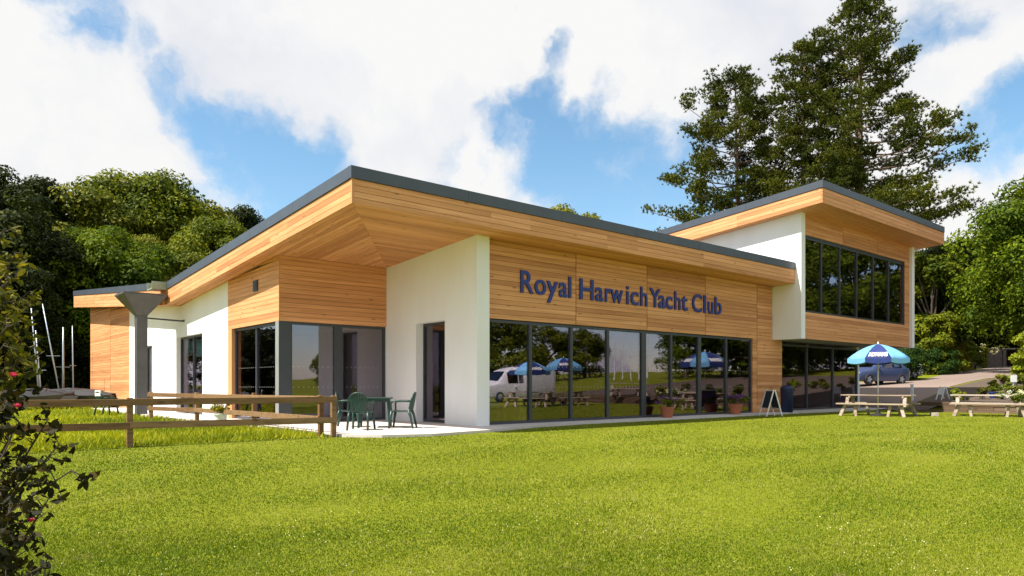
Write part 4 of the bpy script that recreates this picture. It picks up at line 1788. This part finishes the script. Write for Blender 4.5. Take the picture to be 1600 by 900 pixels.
p = onlevel(586, 667.5, 0)
tb_ = empty('patio_table', (p.x, p.y, 0), facing(0, 1) + .12)
tag(tb_, 'square green plastic patio table standing between the garden chairs', 'table')
MB().box(-.42, .42, -.42, .42, .70, .735).build('tabletop', M_GREENP, tb_, bevel=.012)
MB().box(-.36, .36, -.36, .36, .63, .699).build('apron', M_GREENP, tb_)
for sx in (-1, 1):
    for sy in (-1, 1):
        MB().tube([(sx * .34, sy * .34, .63), (sx * .37, sy * .37, 0)], [.035, .026], 8).build('leg', M_GREENP, tb_)


def picnic_proto(L=2.3):
    root = empty('picnic_table', (0, 0, 0))
    rr = random.Random(4)
    for k in range(5):
        y_ = -.30 + .15 * k
        MB().box(-L / 2 + rr.uniform(-.02, .02), L / 2 + rr.uniform(-.02, .02), y_ - .071, y_ + .071, .71, .752).build('tabletop_plank', M_OLD, root, bevel=.008)
    for s_ in (-1, 1):
        for k in range(2):
            y_ = s_ * (.70 + .15 * k)
            MB().box(-L / 2 + rr.uniform(-.02, .02), L / 2 + rr.uniform(-.02, .02), y_ - .071, y_ + .071, .405, .455).build('bench_plank', M_OLD, root, bevel=.008)
    for sx in (-1, 1):
        x_ = sx * (L / 2 - .28)
        MB().bar((x_, -.86, .365), (x_, .86, .365), .06, .075).build('cross_beam', M_OLD, root)
        MB().bar((x_, -.36, .675), (x_, .36, .675), .06, .065).build('top_beam', M_OLD, root)
        for sy in (-1, 1):
            MB().bar((x_ + sx * .061, sy * .28, .705), (x_ + sx * .061, sy * .42, .33), .062, .11, up=(1, 0, 0)).build('upright', M_OLD, root)
            MB().bar((x_ + sx * .02, sy * .72, .40), (x_ + sx * .16, sy * .84, -.02), .10, .11, up=(1, 0, 0)).build('leg', M_OLD, root, bevel=.012)
            MB().bar((x_ - sx * .30, sy * .72, .40), (x_ - sx * .36, sy * .80, -.02), .085, .09, up=(1, 0, 0)).build('leg', M_OLD, root, bevel=.012)
    return root


def place_p(o_, c_, rz, lab, cat='picnic table', group=None):
    o_.location = (c_.x, c_.y, gz(c_.x, c_.y))
    o_.rotation_euler.z = rz
    return tag(o_, lab, cat, group)


pt = picnic_proto()
pt_c = at(1372, 601, 25.4)
PG = 'timber picnic tables on the lawn'
place_p(pt, pt_c, facing(.66, .75), 'weathered timber picnic table under the blue and navy parasol', group=PG)
pt2_c = at(1545, 601, 25.2)
place_p(copy_tree(pt), pt2_c, facing(.55, .83), 'weathered timber picnic table in front of the sleeper edging', group=PG)
pt3_c = at(1660, 601, 26.5)


def parasol(name, mats, R=1.06, hr=2.04, ha=2.56, text=None):
    root = empty(name, (0, 0, 0))
    MB().tube([(0, 0, .03), (0, 0, ha + .02)], .022, 10).build('pole', M_WHITEP, root, smooth=True)
    n = 8
    for k in range(n):
        a0 = 2 * math.pi * (k - .5) / n
        a1 = 2 * math.pi * (k + .5) / n
        b_ = MB()
        rows = 6
        cols = 5
        for j in range(rows + 1):
            t_ = j / rows
            for i in range(cols + 1):
                s_ = i / cols
                p0 = Vector((math.cos(a0), math.sin(a0), 0)) * R * t_
                p1_ = Vector((math.cos(a1), math.sin(a1), 0)) * R * t_
                q = p0.lerp(p1_, s_)
                z_ = ha - (ha - hr) * (t_ ** 1.9 * .80 + t_ * .20) - .05 * t_ * (s_ * (1 - s_) * 4)
                b_.v.append((q.x, q.y, z_))
        for j in range(rows):
            for i in range(cols):
                q = j * (cols + 1) + i
                b_.f.append((q, q + cols + 1, q + cols + 2, q + 1))
        pan = b_.build('canopy_panel', mats[k % len(mats)], root, smooth=True)
        sd = pan.modifiers.new('thick', 'SOLIDIFY')
        sd.thickness = .006
        vb = MB()
        for i in range(cols + 1):
            s_ = i / cols
            q = (Vector((math.cos(a0), math.sin(a0), 0)) * R).lerp(Vector((math.cos(a1), math.sin(a1), 0)) * R, s_)
            z_ = hr - .05 * (s_ * (1 - s_) * 4)
            vb.v += [(q.x * 1.002, q.y * 1.002, z_), (q.x * 1.004, q.y * 1.004, z_ - .15)]
        for i in range(cols):
            vb.f.append((2 * i, 2 * i + 1, 2 * i + 3, 2 * i + 2))
        va = child(vb.build('valance', mats[k % len(mats)]), pan)
        sd = va.modifiers.new('thick', 'SOLIDIFY')
        sd.thickness = .006
        MB().tube([(0, 0, ha - .04), (math.cos(a0) * R * .5, math.sin(a0) * R * .5, ha - (ha - hr) * .33 - .03), (math.cos(a0) * R * .985, math.sin(a0) * R * .985, hr + .0)], .009, 5).build('rib', M_WHITEP, root)
    MB().lathe([(.0, 0), (.27, 0), (.26, .05), (.08, .10), (.05, .22), (.026, .22), (.026, .1)], 16).build('base', M_BLACK, root)
    MB().lathe([(.0, .0), (.03, .0), (.035, .03), (.018, .07), (.0, .09)], 10, (0, 0, ha)).build('finial', M_WHITEP, root)
    if text:
        for k in range(0, n, 1):
            if mats[k % len(mats)] is not M_CAND:
                continue
            am = 2 * math.pi * k / n
            cu_ = bpy.data.curves.new('panel_lettering', 'FONT')
            cu_.body = text
            cu_.align_x = 'CENTER'
            cu_.extrude = .012
            cu_.offset = .012
            cu_.size = .19
            tmp = bpy.data.objects.new('panel_lettering', cu_)
            COL.objects.link(tmp)
            me = bpy.data.meshes.new_from_object(tmp)
            bpy.data.objects.remove(tmp)
            bpy.data.curves.remove(cu_)
            co = np.empty(len(me.vertices) * 3, dtype=np.float32)
            me.vertices.foreach_get('co', co)
            co = co.reshape(-1, 3)
            wdt = co[:, 0].max() - co[:, 0].min()
            sx = .60 / wdt
            # wrap on the panel plane: x across, y up the slope
            rad_ = np.array([math.cos(am), math.sin(am), 0])
            tan_ = np.array([-math.sin(am), math.cos(am), 0])
            def surf(t_): return R * math.cos(math.pi / n) * t_, ha - (ha - hr) * (t_ ** 1.9 * .80 + t_ * .20) - .05 * t_
            t0, t1 = .90, .60
            r0_, z0_ = surf(t0)
            r1_, z1_ = surf(t1)
            ymax = .15
            f_ = np.clip(co[:, 1] / ymax, -.2, 1.4)[:, None]
            up_ = np.array([0, 0, 1])
            nr = np.array([rad_[0] * .55, rad_[1] * .55, .83])
            P = rad_ * (r0_ + (r1_ - r0_) * f_ * .62) + up_ * (z0_ + (z1_ - z0_) * f_ * .62) + tan_ * (co[:, :1] * sx) + nr * (co[:, 2:3] + .022)
            me.vertices.foreach_set('co', P.astype(np.float32).ravel())
            me.materials.clear()
            me.materials.append(M_WHITEP)
            me.update()
            lo_ = bpy.data.objects.new('panel_lettering', me)
            COL.objects.link(lo_)
            lo_.parent = root
    return root


par = parasol('parasol', [M_CAND, M_CANL], text='ADNAMS')
par.location = (pt_c.x, pt_c.y, gz(pt_c.x, pt_c.y))
par.rotation_euler.z = math.atan2(-pt_c.y, -pt_c.x)
tag(par, 'open parasol with alternating light blue and navy lettered panels over a picnic table', 'parasol')
# sandwich board
p = hit(1204, 650)
ab = empty('sandwich_board', (p.x, p.y, gz(p.x, p.y)), facing(1, .12))
tag(ab, 'folding sandwich board with white frame beside the timber wall', 'sign')
for s_ in (-1, 1):
    top = (0, s_ * .02, .92)
    for x_ in (-.28, .28):
        MB().bar((x_, s_ * .29, 0), (x_, s_ * .02, .93), .04, .03, up=(1, 0, 0)).build('frame_leg', M_WHITEP, ab)
    MB().bar((-.26, s_ * .21, .27), (.26, s_ * .21, .27), .03, .035).build('frame_rail', M_WHITEP, ab)
    MB().bar((-.26, s_ * .03, .90), (.26, s_ * .03, .90), .03, .035).build('frame_rail', M_WHITEP, ab)
    MB().hexa([(-.26, s_ * .195 - .005, .29), (.26, s_ * .195 - .005, .29), (.26, s_ * .195 + .005, .29), (-.26, s_ * .195 + .005, .29),
               (-.26, s_ * .03 - .005, .88), (.26, s_ * .03 - .005, .88), (.26, s_ * .03 + .005, .88), (-.26, s_ * .03 + .005, .88)]).build('chalkboard', M_CHALK, ab)

# litter bin
p = onlevel(1231, 647, 0)
bn = empty('litter_bin', (25.5, 13.9, 0))
tag(bn, 'navy blue round litter bin at the end of the timber wall', 'bin')
MB().lathe([(.20, 0), (.22, .02), (.235, .80), (.245, .82), (.245, .86)], 22).build('body', M_BINB, bn, smooth=True)
MB().lathe([(.25, .862), (.25, .90), (.20, .99), (.08, 1.03), (.0, 1.035)], 22).build('lid', M_BINB, bn, smooth=True)


def flower_pot(name, loc, label, petals, pot=None, s_=1.0, seed=1, leaf=None):
    r = np.random.default_rng(seed)
    root = empty(name, loc)
    root.scale = (s_, s_, s_)
    tag(root, label, 'plant pot')
    MB().lathe([(.15, 0), (.155, .01), (.205, .26), (.225, .262), (.228, .32), (.205, .322), (.195, .28)], 20).build('pot', pot or M_TERRA, root, smooth=False)
    MB().lathe([(.0, .26), (.12, .275), (.196, .262)], 16).build('soil', M_SOIL, root)
    cen = [(r.normal() * .13, r.normal() * .13, .40 + r.random() * .12) for _ in range(12)]
    np_obj('foliage', np_mesh('foliage', clump_leaves(cen, [.11] * 12, 60, .055, r), 4, [leaf or M_LEAF_A]), root)
    cen = [(r.normal() * .16, r.normal() * .16, .44 + r.random() * .16) for _ in range(26)]
    fo = np_obj('blossom', np_mesh('blossom', clump_leaves(cen, [.05] * 26, 16, .045, r, asp=.9), 4, [petals]), root)
    fo['kind'] = 'stuff'
    return root


u_ = u_on(1026)
flower_pot('flower_pot', (u_ + .12, 14.14, 0), 'terracotta pot of purple flowers before the middle of the glazing', M_PURP, seed=3, s_=1.05)
flower_pot('flower_pot', (u_on(1128) + .22, 14.06, 0), 'terracotta pot of purple flowers before the far end of the glazing', M_PURP, seed=4, s_=1.1)
p = onlevel(345, 661, 0)
flower_pot('flower_pot', (p.x, p.y, 0), 'small white pot of yellow flowers behind the returning fence', M_LEAF_Y, M_WHITEP, .85, seed=5)
p = onlevel(1592, 652, gz(28, 7))
flower_pot('flower_pot', (p.x + .4, p.y - .1, gz(p.x + .4, p.y - .1)), 'stone tub of white flowers at the end of the second picnic table', M_WHTF, M_STONE, 1.5, seed=6)
p = at(1552, 601, 29.5)
flower_pot('flower_pot', (p.x, p.y, gz(p.x, p.y) + .02), 'bright blue glazed pot standing in the planting bed', M_LEAF_B, M_CAND, .8, seed=8)
p = hit(1460, 650)
sb = MB().box(-.17, .17, -.12, .12, -.02, .12).build('stone_block', M_STONE, None, bevel=.02)
sb.location = (p.x, p.y, gz(p.x, p.y))
sb.rotation_euler.z = .5
tag(sb, 'small pale stone block lying on the lawn between the picnic tables', 'stone')

# white posts and a small trestle along the drive
def white_post(px, Z, h, label):
    c_ = at(px, 601, Z)
    o_ = empty('marker_post', (c_.x, c_.y, gz(c_.x, c_.y)))
    MB().box(-.055, .055, -.055, .055, -.2, h).build('shaft', M_WHITEP, o_, bevel=.01)
    MB().prism([(-.065, -.065), (.065, -.065), (.065, .065), (-.065, .065)], lambda x, y: h + .002, lambda x, y: h + .04).build('cap', M_WHITEP, o_)
    tag(o_, label, 'post')


white_post(1425, 33.5, .75, 'short white marker post beside the drive near the parasol table')
white_post(1341, 33.0, 1.05, 'white post at the corner under the upper storey')
c_ = at(1473, 601, 33.0)
tz = empty('trestle_sign', (c_.x, c_.y, gz(c_.x, c_.y)), facing(1, .2))
tag(tz, 'small white folding sign standing at the edge of the planting bed', 'sign')
for s_ in (-1, 1):
    for x_ in (-.16, .16):
        MB().bar((x_, s_ * .22, 0), (x_, s_ * .015, .62), .035, .03, up=(1, 0, 0)).build('frame_leg', M_WHITEP, tz)
    MB().hexa([(-.14, s_ * .13 - .005, .25), (.14, s_ * .13 - .005, .25), (.14, s_ * .13 + .005, .25), (-.14, s_ * .13 + .005, .25),
               (-.14, s_ * .03 - .005, .6), (.14, s_ * .03 - .005, .6), (.14, s_ * .03 + .005, .6), (-.14, s_ * .03 + .005, .6)]).build('board', M_WHITEP, tz)
c_ = at(1583, 601, 29.0)
ps = empty('post_sign', (c_.x, c_.y, gz(c_.x, c_.y)))
tag(ps, 'slim pale post with small white plate in the planting bed', 'sign')
MB().tube([(0, 0, -.2), (0, 0, .98)], .03, 8).build('pole', M_MAST, ps)
MB().box(-.13, .13, -.045, -.031, .68, .96).build('plate', M_WHITEP, ps).rotation_euler.z = facing(0, 1)


# ---- cars
def wheel(parent, x, y, r_, w_):
    s_ = 1 if y > 0 else -1
    t_ = MB()
    prof = [(r_ * .62, -w_ / 2), (r_ * .93, -w_ / 2), (r_, -w_ / 2 + .03), (r_, w_ / 2 - .03), (r_ * .93, w_ / 2), (r_ * .62, w_ / 2)]
    n = 24
    for rr, yy in prof:
        for k in range(n):
            a = 2 * math.pi * k / n
            t_.v.append((x + rr * math.cos(a), y + yy, r_ + rr * math.sin(a)))
    for i in range(len(prof)):
        for k in range(n):
            i2, k2 = (i + 1) % len(prof), (k + 1) % n
            t_.f.append((i * n + k, i * n + k2, i2 * n + k2, i2 * n + k))
    wh = t_.build('wheel', M_BLACK, parent)
    rm = MB()
    yo = y + s_ * w_ * .36
    for k in range(5):
        a = 2 * math.pi * k / 5
        rm.bar((x, yo, r_), (x + r_ * .6 * math.cos(a), yo, r_ + r_ * .6 * math.sin(a)), .10, .03, up=(0, 1, 0))
    rm.tube([(x, yo - .02, r_), (x, yo + .02, r_)], r_ * .2, 12)
    child(rm.build('rim', M_MAST), wh)
    disc = MB().tube([(x, y + s_ * w_ * .12, r_), (x, y + s_ * w_ * .16, r_)], r_ * .63, 20)
    child(disc.build('hub_disc', M_FRAME), wh)


def car(name, paint, st, wheels, label, cat, W=.86):
    """lofted body: stations (x, floor, belt, roof, half width at belt, half width at roof)"""
    root = empty(name, (0, 0, 0))
    tag(root, label, cat)
    b_ = MB()
    rings = []
    for x, zf, zb_, zr, hb, hr_ in st:
        ring = [(x, -hb * .93, zf), (x, -hb, zf + .14), (x, -hb * 1.0, (zf + zb_) / 2 + .05), (x, -hb * .97, zb_), (x, -hr_, zr - .05), (x, -hr_ * .8, zr), (x, 0, zr + .02),
                (x, hr_ * .8, zr), (x, hr_, zr - .05), (x, hb * .97, zb_), (x, hb * 1.0, (zf + zb_) / 2 + .05), (x, hb, zf + .14), (x, hb * .93, zf)]
        rings.append(len(b_.v))
        b_.v += ring
    n = 13
    for a, c_ in zip(rings, rings[1:]):
        for k in range(n):
            k2 = (k + 1) % n
            b_.f.append((a + k, a + k2, c_ + k2, c_ + k))
    b_.f.append(tuple(rings[0] + k for k in range(n)))
    b_.f.append(tuple(rings[-1] + k for k in reversed(range(n))))
    b_.build('body', paint, root, bevel=.02, smooth=True)
    # side windows and screens a little proud of the shell
    cab = [s_ for s_ in st if s_[3] - s_[2] > .30]
    for sy in (-1, 1):
        for A, B in zip(cab, cab[1:]):
            g_ = MB()
            def pt_(S, f_, o__): return (S[0], sy * ((S[4] * .97) * (1 - f_) + S[5] * f_ + o__), S[2] * (1 - f_) + (S[3] - .05) * f_)
            i0, i1 = .06, .90
            a0, a1, b0, b1 = pt_(A, i0, .008), pt_(A, i1, .008), pt_(B, i0, .008), pt_(B, i1, .008)
            def mv(p, q, f_): return tuple(p[i] + (q[i] - p[i]) * f_ for i in range(3))
            qa = [mv(a0, b0, .05), mv(a0, b0, .95), mv(a1, b1, .95), mv(a1, b1, .05)]
            g_.v = qa + [(q[0], q[1] - sy * .012, q[2]) for q in qa]
            g_.f = [(0, 1, 2, 3), (4, 7, 6, 5), (0, 4, 5, 1), (1, 5, 6, 2), (2, 6, 7, 3), (3, 7, 4, 0)]
            g_.build('side_window', M_CARGL, root)
    for A, B in ((st[st.index(cab[0]) - 1], cab[0]), (st[st.index(cab[-1]) + 1] if st.index(cab[-1]) + 1 < len(st) else cab[-1], cab[-1])):
        g_ = MB()
        dx = -.012 if A[0] < B[0] else .012
        if A is B:
            continue
        lo__, hi__ = .12, .90
        def q_(f_, w__): return (A[0] + (B[0] - A[0]) * f_ + dx, w__ * (A[5] * (1 - f_) + B[5] * f_) * .84, A[3] + (B[3] - A[3]) * f_ + .034)
        qa = [q_(lo__, -1), q_(lo__, 1), q_(hi__, 1), q_(hi__, -1)]
        g_.v = qa + [(p_[0] - dx, p_[1], p_[2] - .012) for p_ in qa]
        g_.f = [(0, 1, 2, 3), (4, 7, 6, 5), (0, 4, 5, 1), (1, 5, 6, 2), (2, 6, 7, 3), (3, 7, 4, 0)]
        g_.build('windscreen', M_CARGL, root)
    for x, r_ in wheels:
        for sy in (-1, 1):
            wheel(root, x, sy * (W - .09), r_, .20)
    xf, xr = st[0], st[-1]
    for sy in (-1, 1):
        MB().box(xf[0] - .012, xf[0] + .05, sy * .62 - .13, sy * .62 + .13, xf[2] - .20, xf[2] - .06).build('headlight', M_WHITEP, root, bevel=.02)
        MB().box(xr[0] - .05, xr[0] + .012, sy * .64 - .10, sy * .64 + .10, xr[2] - .22, xr[2] - .04).build('tail_light', M_REDL, root, bevel=.02)
        MB().box(-.62, -.50, sy * (W + .02) - .08, sy * (W + .02) + .08, .93, 1.04).build('mirror', paint, root, bevel=.02)
    MB().box(xf[0] - .02, xf[0] + .03, -.26, .26, .40, .51).build('number_plate', M_WHITEP, root)
    return root


M_REDL = simple('red_lens', (.35, .015, .012), .25, .1, 5)
M_CARB = simple('blue_car_paint', (.045, .065, .15), .25, .05, 2, spec=.6)
M_CARS = simple('silver_car_paint', (.55, .57, .60), .28, .05, 2, metal=.3)
HATCH = [(-2.0, .30, .62, .66, .70, .62), (-1.9, .22, .72, .78, .80, .70), (-1.0, .20, .86, .95, .85, .74), (-.25, .20, .90, 1.42, .86, .60), (.5, .20, .92, 1.48, .86, .62), (1.3, .20, .95, 1.44, .85, .60),
         (1.85, .22, .96, 1.04, .80, .62), (1.98, .34, .80, .86, .74, .62)]
c1 = car('parked_car', M_CARB, HATCH, ((-1.28, .31), (1.22, .31)), 'dark blue parked hatchback glimpsed beneath the parasol', 'car')
c_ = at(1366, 601, 42.0)
c1.location = (c_.x, c_.y, gz(c_.x, c_.y) + .02)
c1.rotation_euler.z = facing(-.35, .94)
c2 = car('parked_car', M_CARS, HATCH, ((-1.28, .31), (1.22, .31)), 'pale silver parked hatchback behind the dark blue one', 'car')
c_ = at(1388, 601, 46.5)
c2.location = (c_.x, c_.y, gz(c_.x, c_.y) + .02)
c2.rotation_euler.z = facing(-.2, .98)
c3 = car('parked_car', M_CARS, HATCH, ((-1.28, .31), (1.22, .31)), 'silver parked hatchback nosed in beneath the upper storey corner', 'car')
c_ = at(1352, 601, 50)
c3.location = (c_.x, c_.y, gz(c_.x, c_.y) + .02)
c3.rotation_euler.z = facing(-.3, .95)

# ---- dinghies with masts in the park by the wood
M_HULLW = simple('grey_hull', (.06, .06, .065), .4, .08, 3)
M_HULLR = simple('red_cover', (.06, .018, .014), .7, .15, 3)
M_HULLB = simple('grey_cover', (.025, .026, .03), .7, .15, 3)


def dinghy(px, Z, top, lean, cover, rz, label, thick=.038):
    c_ = at(px, 601, Z)
    g0 = gz(c_.x, c_.y)
    root = empty('dinghy', (c_.x, c_.y, g0), rz)
    tag(root, label, 'boat', 'dinghies parked by the wood')
    b_ = MB()
    secs = []
    for x, hw, zk, zg in ((-1.9, .52, .26, .62), (-1.0, .68, .20, .60), (0, .72, .18, .62), (1.0, .55, .22, .68), (1.7, .22, .36, .75), (1.95, .03, .55, .78)):
        secs.append(len(b_.v))
        b_.v += [(x, -hw, zg), (x, -hw * .8, (zg + zk) / 2), (x, 0, zk), (x, hw * .8, (zg + zk) / 2), (x, hw, zg)]
    for a, d in zip(secs, secs[1:]):
        for k in range(4):
            b_.f.append((a + k, a + k + 1, d + k + 1, d + k))
    b_.f.append(tuple(secs[0] + k for k in range(5)))
    b_.f.append(tuple(secs[-1] + k for k in range(5)))
    b_.build('hull', M_HULLW, root)
    cv_ = MB()
    ss = []
    for x, hw, zg, zc in ((-1.9, .54, .61, .68), (-1, .70, .59, .85), (0, .74, .61, .95), (1, .57, .67, .88), (1.7, .24, .74, .80), (1.95, .04, .77, .79)):
        ss.append(len(cv_.v))
        cv_.v += [(x, -hw, zg), (x, -hw * .5, (zg + zc) / 2 + .03), (x, 0, zc), (x, hw * .5, (zg + zc) / 2 + .03), (x, hw, zg)]
    for a, d in zip(ss, ss[1:]):
        for k in range(4):
            cv_.f.append((a + k, a + k + 1, d + k + 1, d + k))
        cv_.f.append((a + 4, a, d, d + 4))
    cv_.build('cover', cover, root)
    Hm = EYE + (601 - top) / FPX * Z - g0
    # the lean is given towards picture right; bring it into the boat's own axes
    lv = CR * lean
    cs, sn = math.cos(-rz), math.sin(-rz)
    lx, ly = lv.x * cs - lv.y * sn, lv.x * sn + lv.y * cs
    ms = MB().tube([(.5 - lx * .0, 0, .5), (.5 + lx * .5, ly * .5, Hm * .55), (.5 + lx, ly, Hm)], [thick, thick * .9, thick * .6], 8).build('mast', M_MAST, root, smooth=True)
    child(MB().bar((.5 + lx * .4 - .3, ly * .4, Hm * .5), (.5 + lx * .4 + .3, ly * .4, Hm * .5), .02, .02).build('spreader', M_MAST), ms)
    tr_ = MB()
    tr_.bar((-1.2, -.5, .16), (-1.2, .5, .16), .06, .06)
    tr_.bar((-1.2, 0, .15), (1.9, 0, .2), .05, .05)
    tr_.build('trolley', M_FRAME, root)
    for sy in (-1, 1):
        MB().tube([(-1.2, sy * .5 - .06, .17), (-1.2, sy * .5 + .06, .17)], .19, 14).build('trolley_wheel', M_BLACK, root)
    return root


for a in ((46, 31, 515, -.25, M_HULLB, .4, 'covered dinghy with a short mast leaning behind the bush'),
          (70, 33, 478, -.38, M_HULLR, 1.9, 'covered dinghy with a tall silver mast and spreader beside the bush'),
          (112, 34, 475, -.85, M_HULLB, 2.6, 'covered dinghy whose tall mast leans hardest'),
          (106, 38, 508, -.05, M_HULLW, .9, 'covered dinghy with a thin upright mast'),
          (117, 36, 512, 0.0, M_HULLR, 3.0, 'covered dinghy with a thick upright mast next to the timber wing')):
    dinghy(*a, thick=.05 if a[0] == 117 else .034)

# ================================================================== THE GROUNDS ON THE RIVER SIDE (seen mirrored in the glass)
M_VAN = simple('white_van_paint', (.70, .71, .72), .3, .04, 2, spec=.5)
VAN = [(-2.7, .30, .86, .92, .84, .76), (-2.55, .24, 1.02, 1.10, .93, .80), (-1.9, .22, 1.10, 1.22, .96, .84), (-1.15, .22, 1.12, 2.0, .97, .78), (-.3, .22, 1.14, 2.22, .97, .80), (.1, .22, 1.16, 2.24, .97, .82),
       (2.4, .22, 1.98, 2.22, .97, .82), (2.6, .28, 1.90, 2.10, .95, .80)]
vn = car('white_van', M_VAN, VAN, ((-1.75, .34), (1.55, .34)), 'white delivery van parked across the lawn, mirrored in the glazing', 'van', W=.96)
vn.location = (29.6, -5.6, gz(29.6, -5.6))
vn.rotation_euler.z = .10


def mirrored(px, Zm, v=V0):
    """plan point whose mirror image in the front glazing lies in a picture direction"""
    c_ = at(px, 601, Zm)
    return c_.x, 2 * v - c_.y


for px, Zm, lab, rz in ((884, 38, 'blue and navy parasol mirrored beside the van', .7), (832, 36, 'blue and navy parasol mirrored in front of the van', 1.9)):
    q = copy_tree(par)
    uu, vv_ = mirrored(px, Zm)
    q.location = (uu, vv_, gz(uu, vv_) - (.25 if px < 850 else 0))
    q.rotation_euler.z = rz
    tag(q, lab, 'parasol')
for px, Zm, rz, lab in ((884, 38, .3, 'picnic table mirrored under the taller blue and navy parasol'), (832, 36, 1.0, 'picnic table mirrored under the lower blue and navy parasol'),
                        (985, 42, .8, 'picnic table mirrored on the open lawn before the masts')):
    q = copy_tree(pt)
    uu, vv_ = mirrored(px, Zm)
    place_p(q, Vector((uu, vv_, 0)), rz, lab, group='picnic tables mirrored in the glass')
tp = [make_tree('waterside_tree', 8.2, 4.6, .8, 301, M_LEAF_A, n=50, per=240, leaf=.32),
      make_tree('waterside_tree', 13.5, 5.4, 1.0, 302, M_LEAF_D, n=60, per=260, leaf=.34)]
seen = [0, 0]
for k, px, Zm, s_, lab in ((0, 770, 66, 1.0, 'dark rounded tree mirrored at the near end of the glazing'), (0, 850, 74, .80, 'rounded tree mirrored behind the white van'),
                           (0, 915, 78, .72, 'rounded tree mirrored beyond the tall parasol'), (1, 1075, 66, .62, 'tree mirrored behind the lawn parasol'),
                           (1, 1135, 62, .95, 'tall tree mirrored at the far end of the glazing'), (1, 1230, 66, 1.0, 'tall tree mirrored in the ground floor glazing under the upper storey'),
                           (1, 1310, 70, 1.15, 'tall tree mirrored low in the upper windows'), (1, 1390, 76, 1.3, 'tall tree mirrored at the end of the upper windows'),
                           (1, 1260, 84, 1.35, 'tall tree mirrored at the near end of the upper windows'), (1, 1190, 58, .9, 'tree mirrored in the glass beside the litter bin'),
                           (0, 700, 70, .9, 'rounded tree mirrored beside the fin wall'), (0, 560, 95, .7, 'low tree mirrored in the corner glazing')):
    o_ = copy_tree(tp[k]) if seen[k] else tp[k]
    seen[k] = 1
    uu, vv_ = mirrored(px, Zm)
    put(o_, uu, vv_, px * .01, s_, lab, 'tree', 'trees across the lawn mirrored in the glass')
for i, px in enumerate((950, 962, 975, 988, 1001, 1014)):
    uu, vv_ = mirrored(px, 64 + 2 * (i % 3))
    m_ = empty('mooring_mast', (uu, vv_, gz(uu, vv_)))
    MB().tube([(0, 0, -.3), (0, 0, 3.4 + .5 * (i % 3))], [.06, .035], 7).build('spar', M_WHITEP, m_)
    MB().bar((-.5, 0, 2.2), (.5, 0, 2.2), .03, .03).build('spreader', M_WHITEP, m_)
    tag(m_, 'slim white boat mast mirrored between the trees', 'mast', 'masts mirrored in the glazing')
# tables and chairs inside
def room_table(u_, v_, lab):
    t_ = empty('dining_table', (u_, v_, .012))
    tag(t_, lab, 'table', 'tables inside the clubhouse')
    MB().box(-.6, .6, -.4, .4, .71, .74).build('tabletop', M_OLD, t_)
    for sx in (-1, 1):
        for sy in (-1, 1):
            MB().box(sx * .54 - .03, sx * .54 + .03, sy * .34 - .03, sy * .34 + .03, 0, .709).build('leg', M_OLD, t_)


def room_chair(proto, u_, v_, rz, lab):
    if proto is None:
        t_ = empty('dining_chair', (0, 0, 0))
        MB().box(-.22, .22, -.22, .22, .43, .47).build('seat', M_BLUEC, t_, bevel=.01)
        MB().box(-.22, .22, -.235, -.205, .48, .92).build('backrest', M_BLUEC, t_, bevel=.01)
        for sx in (-1, 1):
            for sy in (-1, 1):
                MB().box(sx * .19 - .018, sx * .19 + .018, sy * .19 - .018, sy * .19 + .018, 0, .429).build('leg', M_OLD, t_)
    else:
        t_ = copy_tree(proto)
    t_.location = (u_, v_, .012)
    t_.rotation_euler.z = rz
    tag(t_, lab, 'chair', 'blue chairs inside the clubhouse')
    return t_


pc = None
for i, (u_, v_) in enumerate(((12.4, 16.0), (14.6, 15.9), (18.4, 16.0), (21.6, 16.0), (12.6, 18.4))):
    nm = ('first', 'second', 'third', 'fourth', 'deeper')[i]
    where = ('just inside the pane beside the fin wall', 'inside the second pane from the fin wall', 'inside the pane behind the first flower pot',
             'inside the pane before the timber wall', 'deeper in the room beside the fin wall')[i]
    room_table(u_, v_, 'timber dining table ' + where)
    for k, (du, dv, rz) in enumerate(((-.3, -.7, 0), (.3, .7, math.pi))):
        pc_ = room_chair(pc, u_ + du, v_ + dv, rz, 'blue chair on the ' + ('window' if k == 0 else 'room') + ' side, ' + where)
        pc = pc or pc_

for i, (px, Z, s_) in enumerate(((1500, 74, 1.2), (1545, 76, 1.2), (1590, 74, 1.3), (1640, 72, 1.3), (1340, 62, .9), (1375, 66, 1.0))):
    o_ = copy_tree(ush)
    u_, v_ = spot(px, Z)
    put(o_, u_, v_, i * 1.7, s_, 'dark bush filling the shade beyond the end of the drive' if i < 4 else 'dark bush behind the parked cars', 'bush',
        'bushes in the shade beyond the drive' if i < 4 else 'bushes behind the parked cars')
# trees closing the view beyond the cars
for px, Z, s_, rz, lab in ((1330, 84, .75, .5, 'dark tree beyond the parked cars behind the undercroft'), (1378, 88, .8, 2.5, 'dark tree beyond the parked cars behind the hedge'),
                           (1290, 92, .8, 4.5, 'dark tree far behind the ground floor glazing'), (1660, 84, .9, 3.1, 'dark tree behind the fresh green broadleaf by the drive')):
    o_ = copy_tree(tr2)
    u_, v_ = spot(px, Z)
    put(o_, u_, v_, rz, s_, lab, 'tree')
